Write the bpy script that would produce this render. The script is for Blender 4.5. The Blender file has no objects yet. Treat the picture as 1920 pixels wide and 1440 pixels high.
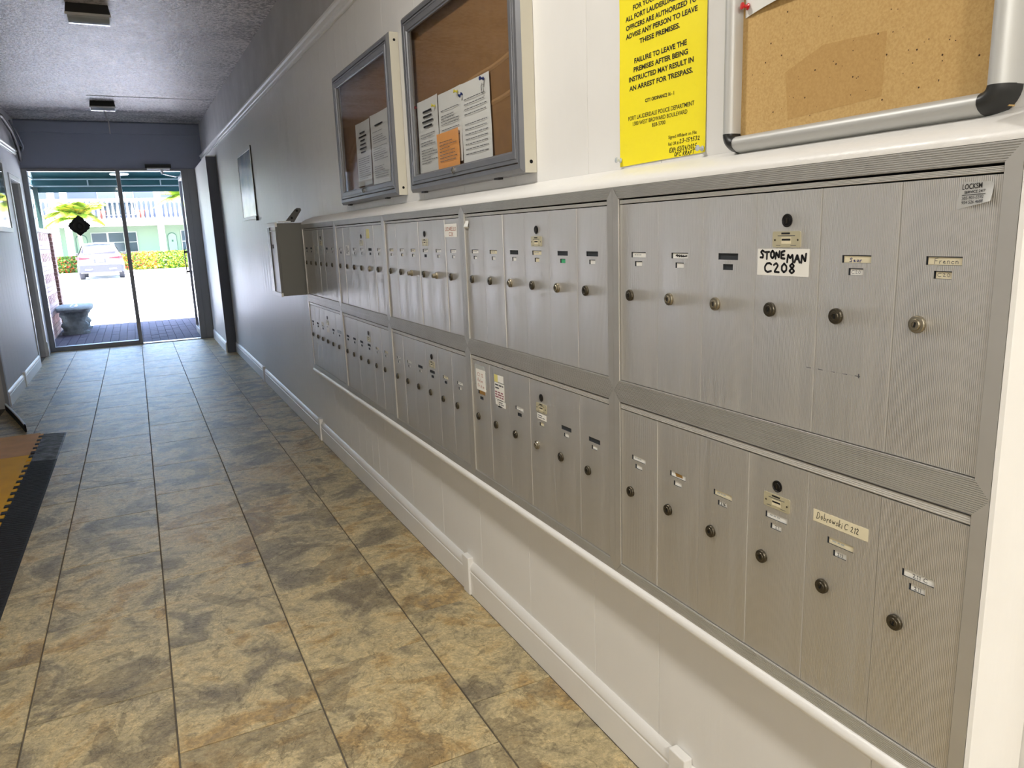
import bpy, bmesh, math, random
from mathutils import Vector, Matrix
random.seed(7)
S = bpy.context.scene
COL = S.collection
PI = math.pi

# ------------------------------------------------------------------ camera
yaw, pitch, roll = 0.46032, -0.20475, -0.03726
fwd = Vector((math.sin(yaw)*math.cos(pitch), math.cos(yaw)*math.cos(pitch), math.sin(pitch)))
r0 = Vector((math.cos(yaw), -math.sin(yaw), 0)); u0 = r0.cross(fwd)
rt = r0*math.cos(roll)+u0*math.sin(roll); up = -r0*math.sin(roll)+u0*math.cos(roll)
cd = bpy.data.cameras.new('camera'); cam = bpy.data.objects.new('camera', cd); COL.objects.link(cam)
cd.sensor_width = 36; cd.lens = 1383.54/1920*36; cd.clip_start = .05; cd.clip_end = 300
M = Matrix.Identity(4)
for i in range(3):
    M[i][0], M[i][1], M[i][2] = rt[i], up[i], -fwd[i]
M[0][3], M[1][3], M[2][3] = -0.99218, 0, 1.44608
cam.matrix_world = M
S.camera = cam

# ------------------------------------------------------------------ light
S.view_settings.view_transform = 'Standard'; S.view_settings.look = 'None'
S.view_settings.gamma = 1; S.view_settings.use_curve_mapping = False
S.view_settings.exposure = 0.0
w = bpy.data.worlds.new('sky'); S.world = w; w.use_nodes = True
nt = w.node_tree; bg = nt.nodes['Background']
sk = nt.nodes.new('ShaderNodeTexSky'); sk.sky_type = 'NISHITA'; sk.sun_disc = False
sk.sun_elevation = math.radians(66); sk.sun_rotation = math.radians(200); sk.altitude = 5; sk.air_density = 1.0; sk.dust_density = 1.5
nt.links.new(sk.outputs[0], bg.inputs[0]); bg.inputs[1].default_value = 2.8
sd = bpy.data.lights.new('sun', 'SUN'); so = bpy.data.objects.new('sun', sd); COL.objects.link(so)
sd.energy = 50.0; sd.angle = math.radians(.53); sd.color = (1, .94, .92)
so.rotation_euler = Vector((.15, .40, -1)).to_track_quat('-Z', 'Y').to_euler()

# ------------------------------------------------------------------ materials
def lin(c):
    return tuple(((x/255)/12.92 if x/255 <= .04045 else ((x/255+.055)/1.055)**2.4) for x in c)
MATS = {}
def mat(name, rgb, rough=.5, metal=0., spec=.5, emit=None, noise=None, bump=None):
    """noise=(scale, amount, rgb2) colour variation; bump=(scale, strength, dist)"""
    m = bpy.data.materials.new(name); m.use_nodes = True; MATS[name] = m
    t = m.node_tree; b = t.nodes['Principled BSDF']
    c = lin(rgb)
    b.inputs['Base Color'].default_value = (*c, 1); b.inputs['Roughness'].default_value = rough
    b.inputs['Metallic'].default_value = metal; b.inputs['Specular IOR Level'].default_value = spec
    if emit:
        b.inputs['Emission Color'].default_value = (*lin(emit[0]), 1); b.inputs['Emission Strength'].default_value = emit[1]
    tc = None
    if noise or bump:
        tc = t.nodes.new('ShaderNodeTexCoord')
    if noise:
        n = t.nodes.new('ShaderNodeTexNoise'); n.inputs['Scale'].default_value = noise[0]; n.inputs['Detail'].default_value = 6
        t.links.new(tc.outputs['Object'], n.inputs['Vector'])
        r = t.nodes.new('ShaderNodeMapRange'); r.inputs[1].default_value = .35; r.inputs[2].default_value = .65; r.inputs[4].default_value = noise[1]
        t.links.new(n.outputs[0], r.inputs[0])
        x = t.nodes.new('ShaderNodeMix'); x.data_type = 'RGBA'
        x.inputs[6].default_value = (*c, 1); x.inputs[7].default_value = (*lin(noise[2]), 1)
        t.links.new(r.outputs[0], x.inputs[0]); t.links.new(x.outputs[2], b.inputs['Base Color'])
    if bump:
        n = t.nodes.new('ShaderNodeTexNoise'); n.inputs['Scale'].default_value = bump[0]; n.inputs['Detail'].default_value = 4
        t.links.new(tc.outputs['Object'], n.inputs['Vector'])
        k = t.nodes.new('ShaderNodeBump'); k.inputs['Strength'].default_value = bump[1]; k.inputs['Distance'].default_value = bump[2]
        t.links.new(n.outputs[0], k.inputs['Height']); t.links.new(k.outputs[0], b.inputs['Normal'])
    return m

def node(t, typ, **kw):
    n = t.nodes.new(typ)
    for k, v in kw.items():
        n.inputs[k.replace('_', ' ')].default_value = v
    return n

# painted panelling: semi-gloss with faint vertical brush streaks
def painted_panel(name, rgb, rough):
    m = mat(name, rgb, rough); t = m.node_tree; b = t.nodes['Principled BSDF']
    tc = t.nodes.new('ShaderNodeTexCoord'); mp = t.nodes.new('ShaderNodeMapping'); mp.inputs['Scale'].default_value = (60, 60, 1.2)
    t.links.new(tc.outputs['Object'], mp.inputs[0])
    n = t.nodes.new('ShaderNodeTexNoise'); n.inputs['Scale'].default_value = 1; n.inputs['Detail'].default_value = 4
    t.links.new(mp.outputs[0], n.inputs['Vector'])
    n2 = t.nodes.new('ShaderNodeTexNoise'); n2.inputs['Scale'].default_value = 90
    t.links.new(tc.outputs['Object'], n2.inputs['Vector'])
    k = t.nodes.new('ShaderNodeBump'); k.inputs['Strength'].default_value = .35; k.inputs['Distance'].default_value = .002
    a = t.nodes.new('ShaderNodeMath'); a.operation = 'MULTIPLY_ADD'; a.inputs[1].default_value = .25
    t.links.new(n2.outputs[0], a.inputs[0]); t.links.new(n.outputs[0], a.inputs[2])
    t.links.new(a.outputs[0], k.inputs['Height']); t.links.new(k.outputs[0], b.inputs['Normal'])
    r = t.nodes.new('ShaderNodeMapRange'); r.inputs[1].default_value = .3; r.inputs[2].default_value = .7
    r.inputs[3].default_value = rough-.06; r.inputs[4].default_value = rough+.1
    t.links.new(n.outputs[0], r.inputs[0]); t.links.new(r.outputs[0], b.inputs['Roughness'])
    # scuffs and grime with their own blotchy shape
    n3 = t.nodes.new('ShaderNodeTexNoise'); n3.inputs['Scale'].default_value = 3.0; n3.inputs['Detail'].default_value = 8
    t.links.new(tc.outputs['Object'], n3.inputs['Vector'])
    r3 = t.nodes.new('ShaderNodeMapRange'); r3.inputs[1].default_value = .5; r3.inputs[2].default_value = .8; r3.inputs[4].default_value = .12
    t.links.new(n3.outputs[0], r3.inputs[0])
    x = t.nodes.new('ShaderNodeMix'); x.data_type = 'RGBA'; c = lin(rgb)
    x.inputs[6].default_value = (*c, 1); x.inputs[7].default_value = (c[0]*.6, c[1]*.57, c[2]*.5, 1)
    t.links.new(r3.outputs[0], x.inputs[0]); t.links.new(x.outputs[2], b.inputs['Base Color'])
    return m
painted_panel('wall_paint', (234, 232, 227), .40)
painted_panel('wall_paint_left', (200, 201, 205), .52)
painted_panel('trim_paint', (238, 236, 231), .36)
mat('plaster', (205, 203, 202), .8, noise=(4, .5, (178, 176, 176)), bump=(14, .5, .01))
mat('header_paint', (158, 164, 184), .7)
mat('dark', (18, 18, 19), .7)
mat('black_gap', (8, 8, 9), .9)
mat('grout', (112, 104, 92), .9, noise=(30, .6, (86, 80, 70)))

# ceiling: sprayed popcorn, stained
m = mat('popcorn', (182, 176, 172), .48, 0, .7); t = m.node_tree; b = t.nodes['Principled BSDF']
tc = t.nodes.new('ShaderNodeTexCoord')
n = t.nodes.new('ShaderNodeTexNoise'); n.inputs['Scale'].default_value = 34; n.inputs['Detail'].default_value = 3; n.inputs['Roughness'].default_value = .7
mp = t.nodes.new('ShaderNodeMapping'); mp.inputs['Scale'].default_value = (.7, 1.3, 1)
n2 = t.nodes.new('ShaderNodeTexNoise'); n2.inputs['Scale'].default_value = 1.6; n2.inputs['Detail'].default_value = 5
t.links.new(tc.outputs['Object'], n.inputs['Vector']); t.links.new(tc.outputs['Object'], mp.inputs[0]); t.links.new(mp.outputs[0], n2.inputs['Vector'])
mu = t.nodes.new('ShaderNodeMath'); mu.operation = 'MULTIPLY_ADD'; mu.inputs[1].default_value = .45
t.links.new(n2.outputs[0], mu.inputs[0]); t.links.new(n.outputs[0], mu.inputs[2])
r = t.nodes.new('ShaderNodeMapRange'); r.inputs[1].default_value = .62; r.inputs[2].default_value = .80
t.links.new(mu.outputs[0], r.inputs[0])
x = t.nodes.new('ShaderNodeMix'); x.data_type = 'RGBA'; x.inputs[6].default_value = (*lin((140, 134, 134)), 1); x.inputs[7].default_value = (*lin((246, 240, 238)), 1)
t.links.new(r.outputs[0], x.inputs[0]); t.links.new(x.outputs[2], b.inputs['Base Color'])
k = t.nodes.new('ShaderNodeBump'); k.inputs['Strength'].default_value = .6; k.inputs['Distance'].default_value = .008
t.links.new(n.outputs[0], k.inputs['Height']); t.links.new(k.outputs[0], b.inputs['Normal'])

# slate-look porcelain floor tile: large colour patches, cleft relief, each tile its own
m = mat('slate_tile', (150, 130, 95), .42, 0, .36); t = m.node_tree; b = t.nodes['Principled BSDF']
tc = t.nodes.new('ShaderNodeTexCoord'); oi = t.nodes.new('ShaderNodeObjectInfo')
sc_ = t.nodes.new('ShaderNodeVectorMath'); sc_.operation = 'SCALE'; sc_.inputs[0].default_value = (37, 53, 71)
t.links.new(oi.outputs['Random'], sc_.inputs['Scale'])
ad = t.nodes.new('ShaderNodeVectorMath'); ad.operation = 'ADD'
t.links.new(tc.outputs['Object'], ad.inputs[0]); t.links.new(sc_.outputs[0], ad.inputs[1])
def nz(scale, detail, rough=.6, dist=0., vec=None):
    q = t.nodes.new('ShaderNodeTexNoise'); q.inputs['Scale'].default_value = scale; q.inputs['Detail'].default_value = detail
    q.inputs['Roughness'].default_value = rough; q.inputs['Distortion'].default_value = dist
    t.links.new(vec or ad.outputs[0], q.inputs['Vector']); return q
def ramp(src, stops):
    q = t.nodes.new('ShaderNodeValToRGB'); e = q.color_ramp.elements
    while len(e) < len(stops): e.new(.5)
    for i, (p, c) in enumerate(stops):
        e[i].position = p; e[i].color = (*lin(c), 1)
    t.links.new(src, q.inputs[0]); return q
big = nz(4.0, 9, .62, .6)
c1 = ramp(big.outputs[0], [(.28, (118, 109, 93)), (.40, (144, 132, 106)), (.46, (178, 163, 126)), (.53, (192, 174, 132)), (.61, (172, 145, 98)), (.72, (140, 128, 104))])
patch = nz(2.6, 8, .58, .9)
pm = t.nodes.new('ShaderNodeMapRange'); pm.inputs[1].default_value = .54; pm.inputs[2].default_value = .552; t.links.new(patch.outputs[0], pm.inputs[0]); pm.inputs[4].default_value = .42
x1 = t.nodes.new('ShaderNodeMix'); x1.data_type = 'RGBA'; x1.inputs[7].default_value = (*lin((104, 92, 72)), 1)
t.links.new(pm.outputs[0], x1.inputs[0]); t.links.new(c1.outputs[0], x1.inputs[6])
fine = nz(110, 6, .8)
fr_ = t.nodes.new('ShaderNodeMapRange'); fr_.inputs[1].default_value = .35; fr_.inputs[2].default_value = .65; fr_.inputs[3].default_value = .70; fr_.inputs[4].default_value = 1.20
t.links.new(fine.outputs[0], fr_.inputs[0])
x2 = t.nodes.new('ShaderNodeVectorMath'); x2.operation = 'SCALE'
t.links.new(x1.outputs[2], x2.inputs[0]); t.links.new(fr_.outputs[0], x2.inputs['Scale'])
vn = nz(5.5, 9, .62, 1.6); va = t.nodes.new('ShaderNodeMath'); va.operation = 'SUBTRACT'; va.inputs[1].default_value = .5; t.links.new(vn.outputs[0], va.inputs[0])
vb = t.nodes.new('ShaderNodeMath'); vb.operation = 'ABSOLUTE'; t.links.new(va.outputs[0], vb.inputs[0])
vr = t.nodes.new('ShaderNodeMapRange'); vr.inputs[1].default_value = .0; vr.inputs[2].default_value = .018; vr.inputs[3].default_value = .62; vr.inputs[4].default_value = 1.0; t.links.new(vb.outputs[0], vr.inputs[0])
mid = nz(34, 9, .78, .5); mr = t.nodes.new('ShaderNodeMapRange'); mr.inputs[1].default_value = .32; mr.inputs[2].default_value = .68; mr.inputs[3].default_value = .74; mr.inputs[4].default_value = 1.56; t.links.new(mid.outputs[0], mr.inputs[0])
vm = t.nodes.new('ShaderNodeMath'); vm.operation = 'MULTIPLY'; t.links.new(vr.outputs[0], vm.inputs[0]); t.links.new(mr.outputs[0], vm.inputs[1])
x3 = t.nodes.new('ShaderNodeVectorMath'); x3.operation = 'SCALE'; t.links.new(x2.outputs[0], x3.inputs[0]); t.links.new(vm.outputs[0], x3.inputs['Scale'])
t.links.new(x3.outputs[0], b.inputs['Base Color'])
mp = t.nodes.new('ShaderNodeMapping'); mp.inputs['Scale'].default_value = (1, 3.0, 1); mp.inputs['Rotation'].default_value = (0, 0, .3); t.links.new(ad.outputs[0], mp.inputs[0])
cl = nz(10, 7, .6, 1.6, mp.outputs[0])
mx = t.nodes.new('ShaderNodeMath'); mx.operation = 'MULTIPLY_ADD'; mx.inputs[1].default_value = .22
t.links.new(fine.outputs[0], mx.inputs[0]); t.links.new(cl.outputs[0], mx.inputs[2])
k = t.nodes.new('ShaderNodeBump'); k.inputs['Strength'].default_value = .62; k.inputs['Distance'].default_value = .008
t.links.new(mx.outputs[0], k.inputs['Height']); t.links.new(k.outputs[0], b.inputs['Normal'])

# aluminium mailbox door: fine vertical ribs
def ribbed(name, rgb, axis_scale, rough, metal, strength):
    m = mat(name, rgb, rough, metal); t = m.node_tree; b = t.nodes['Principled BSDF']
    tc = t.nodes.new('ShaderNodeTexCoord')
    wv = t.nodes.new('ShaderNodeTexWave'); wv.bands_direction = 'Y'; wv.inputs['Scale'].default_value = axis_scale
    t.links.new(tc.outputs['Object'], wv.inputs['Vector'])
    k = t.nodes.new('ShaderNodeBump'); k.inputs['Strength'].default_value = strength; k.inputs['Distance'].default_value = .001
    t.links.new(wv.outputs['Fac'], k.inputs['Height']); t.links.new(k.outputs[0], b.inputs['Normal'])
    mp = t.nodes.new('ShaderNodeMapping'); mp.inputs['Scale'].default_value = (1, 50, 2); t.links.new(tc.outputs['Object'], mp.inputs[0])
    n = t.nodes.new('ShaderNodeTexNoise'); n.inputs['Scale'].default_value = 1; n.inputs['Detail'].default_value = 5; t.links.new(mp.outputs[0], n.inputs['Vector'])
    r = t.nodes.new('ShaderNodeMapRange'); r.inputs[1].default_value = .3; r.inputs[2].default_value = .7; r.inputs[3].default_value = rough-.07; r.inputs[4].default_value = rough+.1
    t.links.new(n.outputs[0], r.inputs[0]); t.links.new(r.outputs[0], b.inputs['Roughness'])
    return m
ribbed('door_alu', (208, 205, 198), 116, .42, .80, .4)
mat('frame_alu', (202, 200, 194), .42, .70, noise=(12, .35, (186, 184, 178)))
mat('strip_alu', (218, 216, 210), .34, .5)
mat('case_alu', (138, 139, 142), .38, .6, noise=(10, .3, (122, 123, 126)))
mat('board_alu', (196, 196, 192), .46, .35)
mat('storefront_alu', (120, 122, 128), .4, .55)
mat('knob_metal', (150, 142, 124), .32, .9)
mat('knob_dark', (88, 82, 70), .36, .9)
mat('lock_black', (26, 24, 24), .35, .4)
mat('brass_plate', (200, 192, 160), .4, .35)
mat('card_white', (236, 234, 226), .6)
mat('card_cream', (226, 216, 184), .6)
mat('card_green', (70, 176, 120), .6)
mat('card_dark', (52, 56, 60), .6)
mat('paper', (232, 232, 226), .7)
mat('paper_orange', (246, 172, 92), .7)
mat('tape', (176, 178, 174), .25)
mat('tape_brown', (150, 112, 52), .4)
mat('sticker_yellow', (222, 212, 130), .5)
mat('ink', (16, 15, 17), .6)
mat('ink_grey', (92, 92, 94), .7)
mat('ink_red', (170, 92, 70), .7)
mat('ink_pink', (150, 92, 104), .7)
mat('ink_blue', (40, 50, 120), .6)
mat('sign_yellow', (254, 236, 40), .45, bump=(9, .25, .01))
mat('cork', (206, 172, 112), .9, noise=(240, .7, (188, 150, 92)), bump=(240, .4, .002))
mat('cork_speck', (70, 48, 28), .9)
mat('cork_stain', (194, 157, 98), .9, noise=(240, .7, (180, 142, 84)))
mat('kraft', (140, 104, 62), .85, noise=(30, .5, (124, 90, 52)))
mat('kraft_fold', (158, 122, 80), .85)
mat('black_plastic', (36, 36, 34), .4)
mat('pin_red', (206, 38, 40), .3)
mat('pin_blue', (28, 52, 120), .3)
mat('pin_yellow', (226, 214, 70), .3)
mat('steel', (170, 170, 168), .25, .95)
mat('side_cream', (214, 209, 192), .45)
mat('mat_yellow', (246, 188, 34), .75, noise=(5, .5, (222, 156, 30)), bump=(120, .3, .003))
mat('mat_brown', (226, 170, 104), .75, noise=(7, .6, (200, 148, 88)), bump=(120, .3, .003))
mat('rubber', (30, 30, 32), .7, bump=(90, .8, .005))
mat('rubber_worn', (58, 58, 62), .6, noise=(14, 1., (128, 130, 136)), bump=(90, .8, .005))
mat('white_plastic', (232, 232, 230), .4)
mat('door_grey', (158, 160, 166), .45)
mat('fixture_body', (40, 38, 38), .6)
mat('fixture_rim', (214, 214, 212), .5)
mat('lens', (190, 196, 200), .12, 0, .8)
mat('lens_lit', (255, 246, 226), .3, emit=((255, 238, 205), 6))
mat('key_box', (112, 112, 107), .5)
mat('blue_pic', (96, 120, 156), .25, noise=(3, .9, (186, 196, 204)))
# exterior
mat('canvas', (6, 66, 70), .7)
mat('canopy_bar', (132, 150, 152), .5, .3)
mat('canopy_post', (14, 48, 44), .5)
mat('paver', (88, 84, 96), .85, 0, .2, noise=(18, .6, (72, 70, 82)))
mat('paver_joint', (34, 32, 36), .95)
mat('asphalt', (226, 224, 224), .9, noise=(1.2, .5, (212, 210, 210)))
mat('road_line', (236, 236, 232), .8)
mat('brick', (206, 178, 174), .85, noise=(25, .6, (184, 152, 148)))
mat('brick_dark', (92, 66, 60), .85)
mat('mortar', (214, 206, 202), .9)
mat('stone_bench', (128, 140, 140), .9, noise=(16, .7, (92, 102, 104)), bump=(30, .6, .02))
mat('lawn', (80, 110, 44), .95, noise=(3, .7, (100, 130, 56)))
mat('kerb', (170, 169, 166), .9)
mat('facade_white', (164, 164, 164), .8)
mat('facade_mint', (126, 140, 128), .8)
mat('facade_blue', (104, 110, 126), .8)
mat('door_mint', (134, 148, 136), .6)
mat('door_line', (56, 92, 82), .6)
mat('window_glass', (40, 56, 66), .1, 0, .8)
mat('roof_dark', (150, 150, 152), .8)
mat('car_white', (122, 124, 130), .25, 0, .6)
mat('car_glass', (14, 17, 34), .12, 0, .2)
mat('car_trim', (34, 34, 44), .5)
mat('car_red', (104, 8, 22), .25)
mat('tyre', (38, 38, 44), .8)
mat('chrome', (200, 202, 206), .2, .9)
mat('leaf_a', (84, 116, 24), .6)
mat('leaf_b', (108, 138, 30), .6)
mat('leaf_c', (58, 90, 28), .6)
mat('leaf_red', (176, 54, 30), .6)
mat('leaf_yellow', (176, 160, 40), .6)
mat('trunk', (112, 98, 86), .9, bump=(20, .6, .03))
mat('pot_red', (150, 84, 74), .7)
# thin clear glass: transparent with a fresnel reflection
def thin_glass(name, tint, refl):
    m = bpy.data.materials.new(name); m.use_nodes = True; MATS[name] = m
    t = m.node_tree; t.nodes.remove(t.nodes['Principled BSDF']); out = t.nodes['Material Output']
    a = t.nodes.new('ShaderNodeBsdfTransparent'); a.inputs[0].default_value = (*tint, 1)
    g = t.nodes.new('ShaderNodeBsdfGlossy'); g.inputs['Roughness'].default_value = .03
    f = t.nodes.new('ShaderNodeFresnel'); f.inputs[0].default_value = refl
    x = t.nodes.new('ShaderNodeMixShader')
    ge = t.nodes.new('ShaderNodeNewGeometry'); mu = t.nodes.new('ShaderNodeMath'); mu.operation = 'MULTIPLY_ADD'; mu.inputs[1].default_value = -1; mu.inputs[2].default_value = 1
    t.links.new(ge.outputs['Backfacing'], mu.inputs[0]); m2 = t.nodes.new('ShaderNodeMath'); m2.operation = 'MULTIPLY'
    t.links.new(mu.outputs[0], m2.inputs[0]); t.links.new(f.outputs[0], m2.inputs[1])      # the far side of the sheet adds no mirror of its own
    t.links.new(m2.outputs[0], x.inputs[0]); t.links.new(a.outputs[0], x.inputs[1]); t.links.new(g.outputs[0], x.inputs[2]); t.links.new(x.outputs[0], out.inputs[0])
thin_glass('glass', (.97, .98, .98), 1.45)
thin_glass('case_glass', (.95, .95, .95), 1.5)

# ------------------------------------------------------------------ mesh helpers
class MB:
    def __init__(s): s.v = []; s.f = []; s.m = []; s.mats = []
    def mi(s, m):
        if m not in s.mats: s.mats.append(m)
        return s.mats.index(m)
    def add(s, vs, fs, m):
        o = len(s.v); s.v += [tuple(v) for v in vs]; i = s.mi(m)
        for f in fs: s.f.append(tuple(o+a for a in f)); s.m.append(i)
    def box(s, x0, x1, y0, y1, z0, z1, m):
        x0, x1 = sorted((x0, x1)); y0, y1 = sorted((y0, y1)); z0, z1 = sorted((z0, z1))
        s.add([(x0,y0,z0),(x1,y0,z0),(x1,y1,z0),(x0,y1,z0),(x0,y0,z1),(x1,y0,z1),(x1,y1,z1),(x0,y1,z1)],
              [(0,3,2,1),(4,5,6,7),(0,1,5,4),(1,2,6,5),(2,3,7,6),(3,0,4,7)], m)
        return s
    def bar(s, p, q, w, h, m, upv=(0,0,1)):
        p, q = Vector(p), Vector(q); d = (q-p).normalized(); u = Vector(upv)
        if abs(d.dot(u)) > .99: u = Vector((1,0,0))
        a = d.cross(u).normalized(); b2 = a.cross(d)
        vs = []
        for c in (p, q):
            for i, j in ((-1,-1),(1,-1),(1,1),(-1,1)): vs.append(c+a*i*w/2+b2*j*h/2)
        s.add(vs, [(3,2,1,0),(4,5,6,7),(0,1,5,4),(1,2,6,5),(2,3,7,6),(3,0,4,7)], m); return s
    def tube(s, pts, r, m, n=8, cap=True):
        pts = [Vector(p) for p in pts]; rs = r if isinstance(r, (list, tuple)) else [r]*len(pts); rings = []; vs = []
        ref = Vector((0,0,1))
        for i, p in enumerate(pts):
            d = (pts[min(i+1, len(pts)-1)]-pts[max(i-1, 0)]).normalized()
            if abs(d.dot(ref)) > .95: ref = Vector((1,0,0))
            a = d.cross(ref).normalized(); b2 = a.cross(d)
            for k in range(n):
                g = 2*PI*k/n; vs.append(p+a*math.cos(g)*rs[i]+b2*math.sin(g)*rs[i])
        fs = []
        for i in range(len(pts)-1):
            for k in range(n): fs.append((i*n+k, i*n+(k+1)%n, (i+1)*n+(k+1)%n, (i+1)*n+k))
        if cap: fs += [tuple(reversed(range(n))), tuple(range((len(pts)-1)*n, len(pts)*n))]
        s.add(vs, fs, m); return s
    def lathe(s, prof, axis, o, m, n=24):
        """prof [(dist along axis, radius)]"""
        ax = Vector(axis).normalized(); ref = Vector((0,0,1)) if abs(ax.z) < .9 else Vector((1,0,0))
        a = ax.cross(ref).normalized(); b2 = ax.cross(a); o = Vector(o); vs = []
        for d, r in prof:
            for k in range(n):
                g = 2*PI*k/n; vs.append(o+ax*d+(a*math.cos(g)+b2*math.sin(g))*r)
        fs = []
        for i in range(len(prof)-1):
            for k in range(n): fs.append((i*n+k, i*n+(k+1)%n, (i+1)*n+(k+1)%n, (i+1)*n+k))
        fs += [tuple(reversed(range(n))), tuple(range((len(prof)-1)*n, len(prof)*n))]
        s.add(vs, fs, m); return s
    def extrude(s, prof, a, b2, m, closed=True):
        """prof list of 3D offsets, swept straight from a to b"""
        n = len(prof); a, b2 = Vector(a), Vector(b2)
        vs = [Vector(p)+a for p in prof]+[Vector(p)+b2 for p in prof]
        fs = [(i, (i+1) % n, n+(i+1) % n, n+i) for i in range(n if closed else n-1)]
        if closed: fs += [tuple(reversed(range(n))), tuple(range(n, 2*n))]
        s.add(vs, fs, m); return s
    def mesh(s, name, origin=(0,0,0), smooth=False, fix=True):
        me = bpy.data.meshes.new(name); o = Vector(origin)
        me.from_pydata([Vector(v)-o for v in s.v], [], s.f)
        for m in s.mats: me.materials.append(MATS[m])
        me.polygons.foreach_set('material_index', s.m)
        if fix:
            bm = bmesh.new(); bm.from_mesh(me); bmesh.ops.recalc_face_normals(bm, faces=bm.faces); bm.to_mesh(me); bm.free()
        if smooth is True:
            me.polygons.foreach_set('use_smooth', [True]*len(me.polygons))
        elif smooth:
            me.polygons.foreach_set('use_smooth', [True]*len(me.polygons)); me.set_sharp_from_angle(angle=math.radians(smooth))
        me.update(); return me
    def obj(s, name, parent=None, origin=(0,0,0), smooth=False, bevel=0, fix=True):
        """verts in world coordinates; origin: where the object sits (world)"""
        o = bpy.data.objects.new(name, s.mesh(name, origin, smooth, fix)); COL.objects.link(o)
        if parent:
            o.parent = parent; o.location = Vector(origin)-WLOC[parent.name]
        else: o.location = origin
        WLOC[o.name] = Vector(origin)
        if bevel:
            b = o.modifiers.new('edge', 'BEVEL'); b.width = bevel; b.segments = 2; b.limit_method = 'ANGLE'
        return o
WLOC = {}
def thing(name, label, cat, loc=(0,0,0), group=None):
    o = bpy.data.objects.new(name, None); COL.objects.link(o); o.location = loc; o.empty_display_size = .1
    WLOC[o.name] = Vector(loc); return tag(o, label, cat, group)
def tag(o, label, cat, group=None, kind=None):
    o['label'] = label; o['category'] = cat
    if group: o['group'] = group
    if kind: o['kind'] = kind
    return o
def struct(o, label=None, cat=None):
    o['kind'] = 'structure'
    if label: o['label'] = label
    if cat: o['category'] = cat
    return o
def inst(name, mesh, parent, wloc, label=None):
    o = bpy.data.objects.new(name, mesh); COL.objects.link(o); o.parent = parent
    o.location = Vector(wloc)-(WLOC[parent.name] if parent else Vector()); WLOC[o.name] = Vector(wloc)
    if label: o['label'] = label
    return o

# ---- lettering
def text_obj(body, mname, parent, yl, zb, width, cap, x, bold=0., shear=0., name='lettering', tilt=0.):
    """printed line on the right wall plane: starts at y=yl, baseline zb, runs toward -y"""
    cu = bpy.data.curves.new('t', 'FONT'); cu.body = body; cu.size = 1; cu.offset = bold; cu.shear = shear; cu.resolution_u = 3
    o = bpy.data.objects.new('t', cu); COL.objects.link(o)
    dg = bpy.context.evaluated_depsgraph_get(); me = bpy.data.meshes.new_from_object(o.evaluated_get(dg))
    bpy.data.objects.remove(o); bpy.data.curves.remove(cu)
    xs = [v.co.x for v in me.vertices]; x0, x1 = min(xs), max(xs); sx = width/(x1-x0); sy = cap/.70
    org = Vector((x, yl, zb))
    for v in me.vertices:
        gx, gy = (v.co.x-x0)*sx, v.co.y*sy
        v.co = Vector((0, -gx, gy+gx*tilt))
    me.materials.clear(); me.materials.append(MATS[mname]); me.name = name
    q = bpy.data.objects.new(name, me); COL.objects.link(q); q.parent = parent; q.location = org-WLOC[parent.name]; WLOC[q.name] = org
    return q
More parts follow.
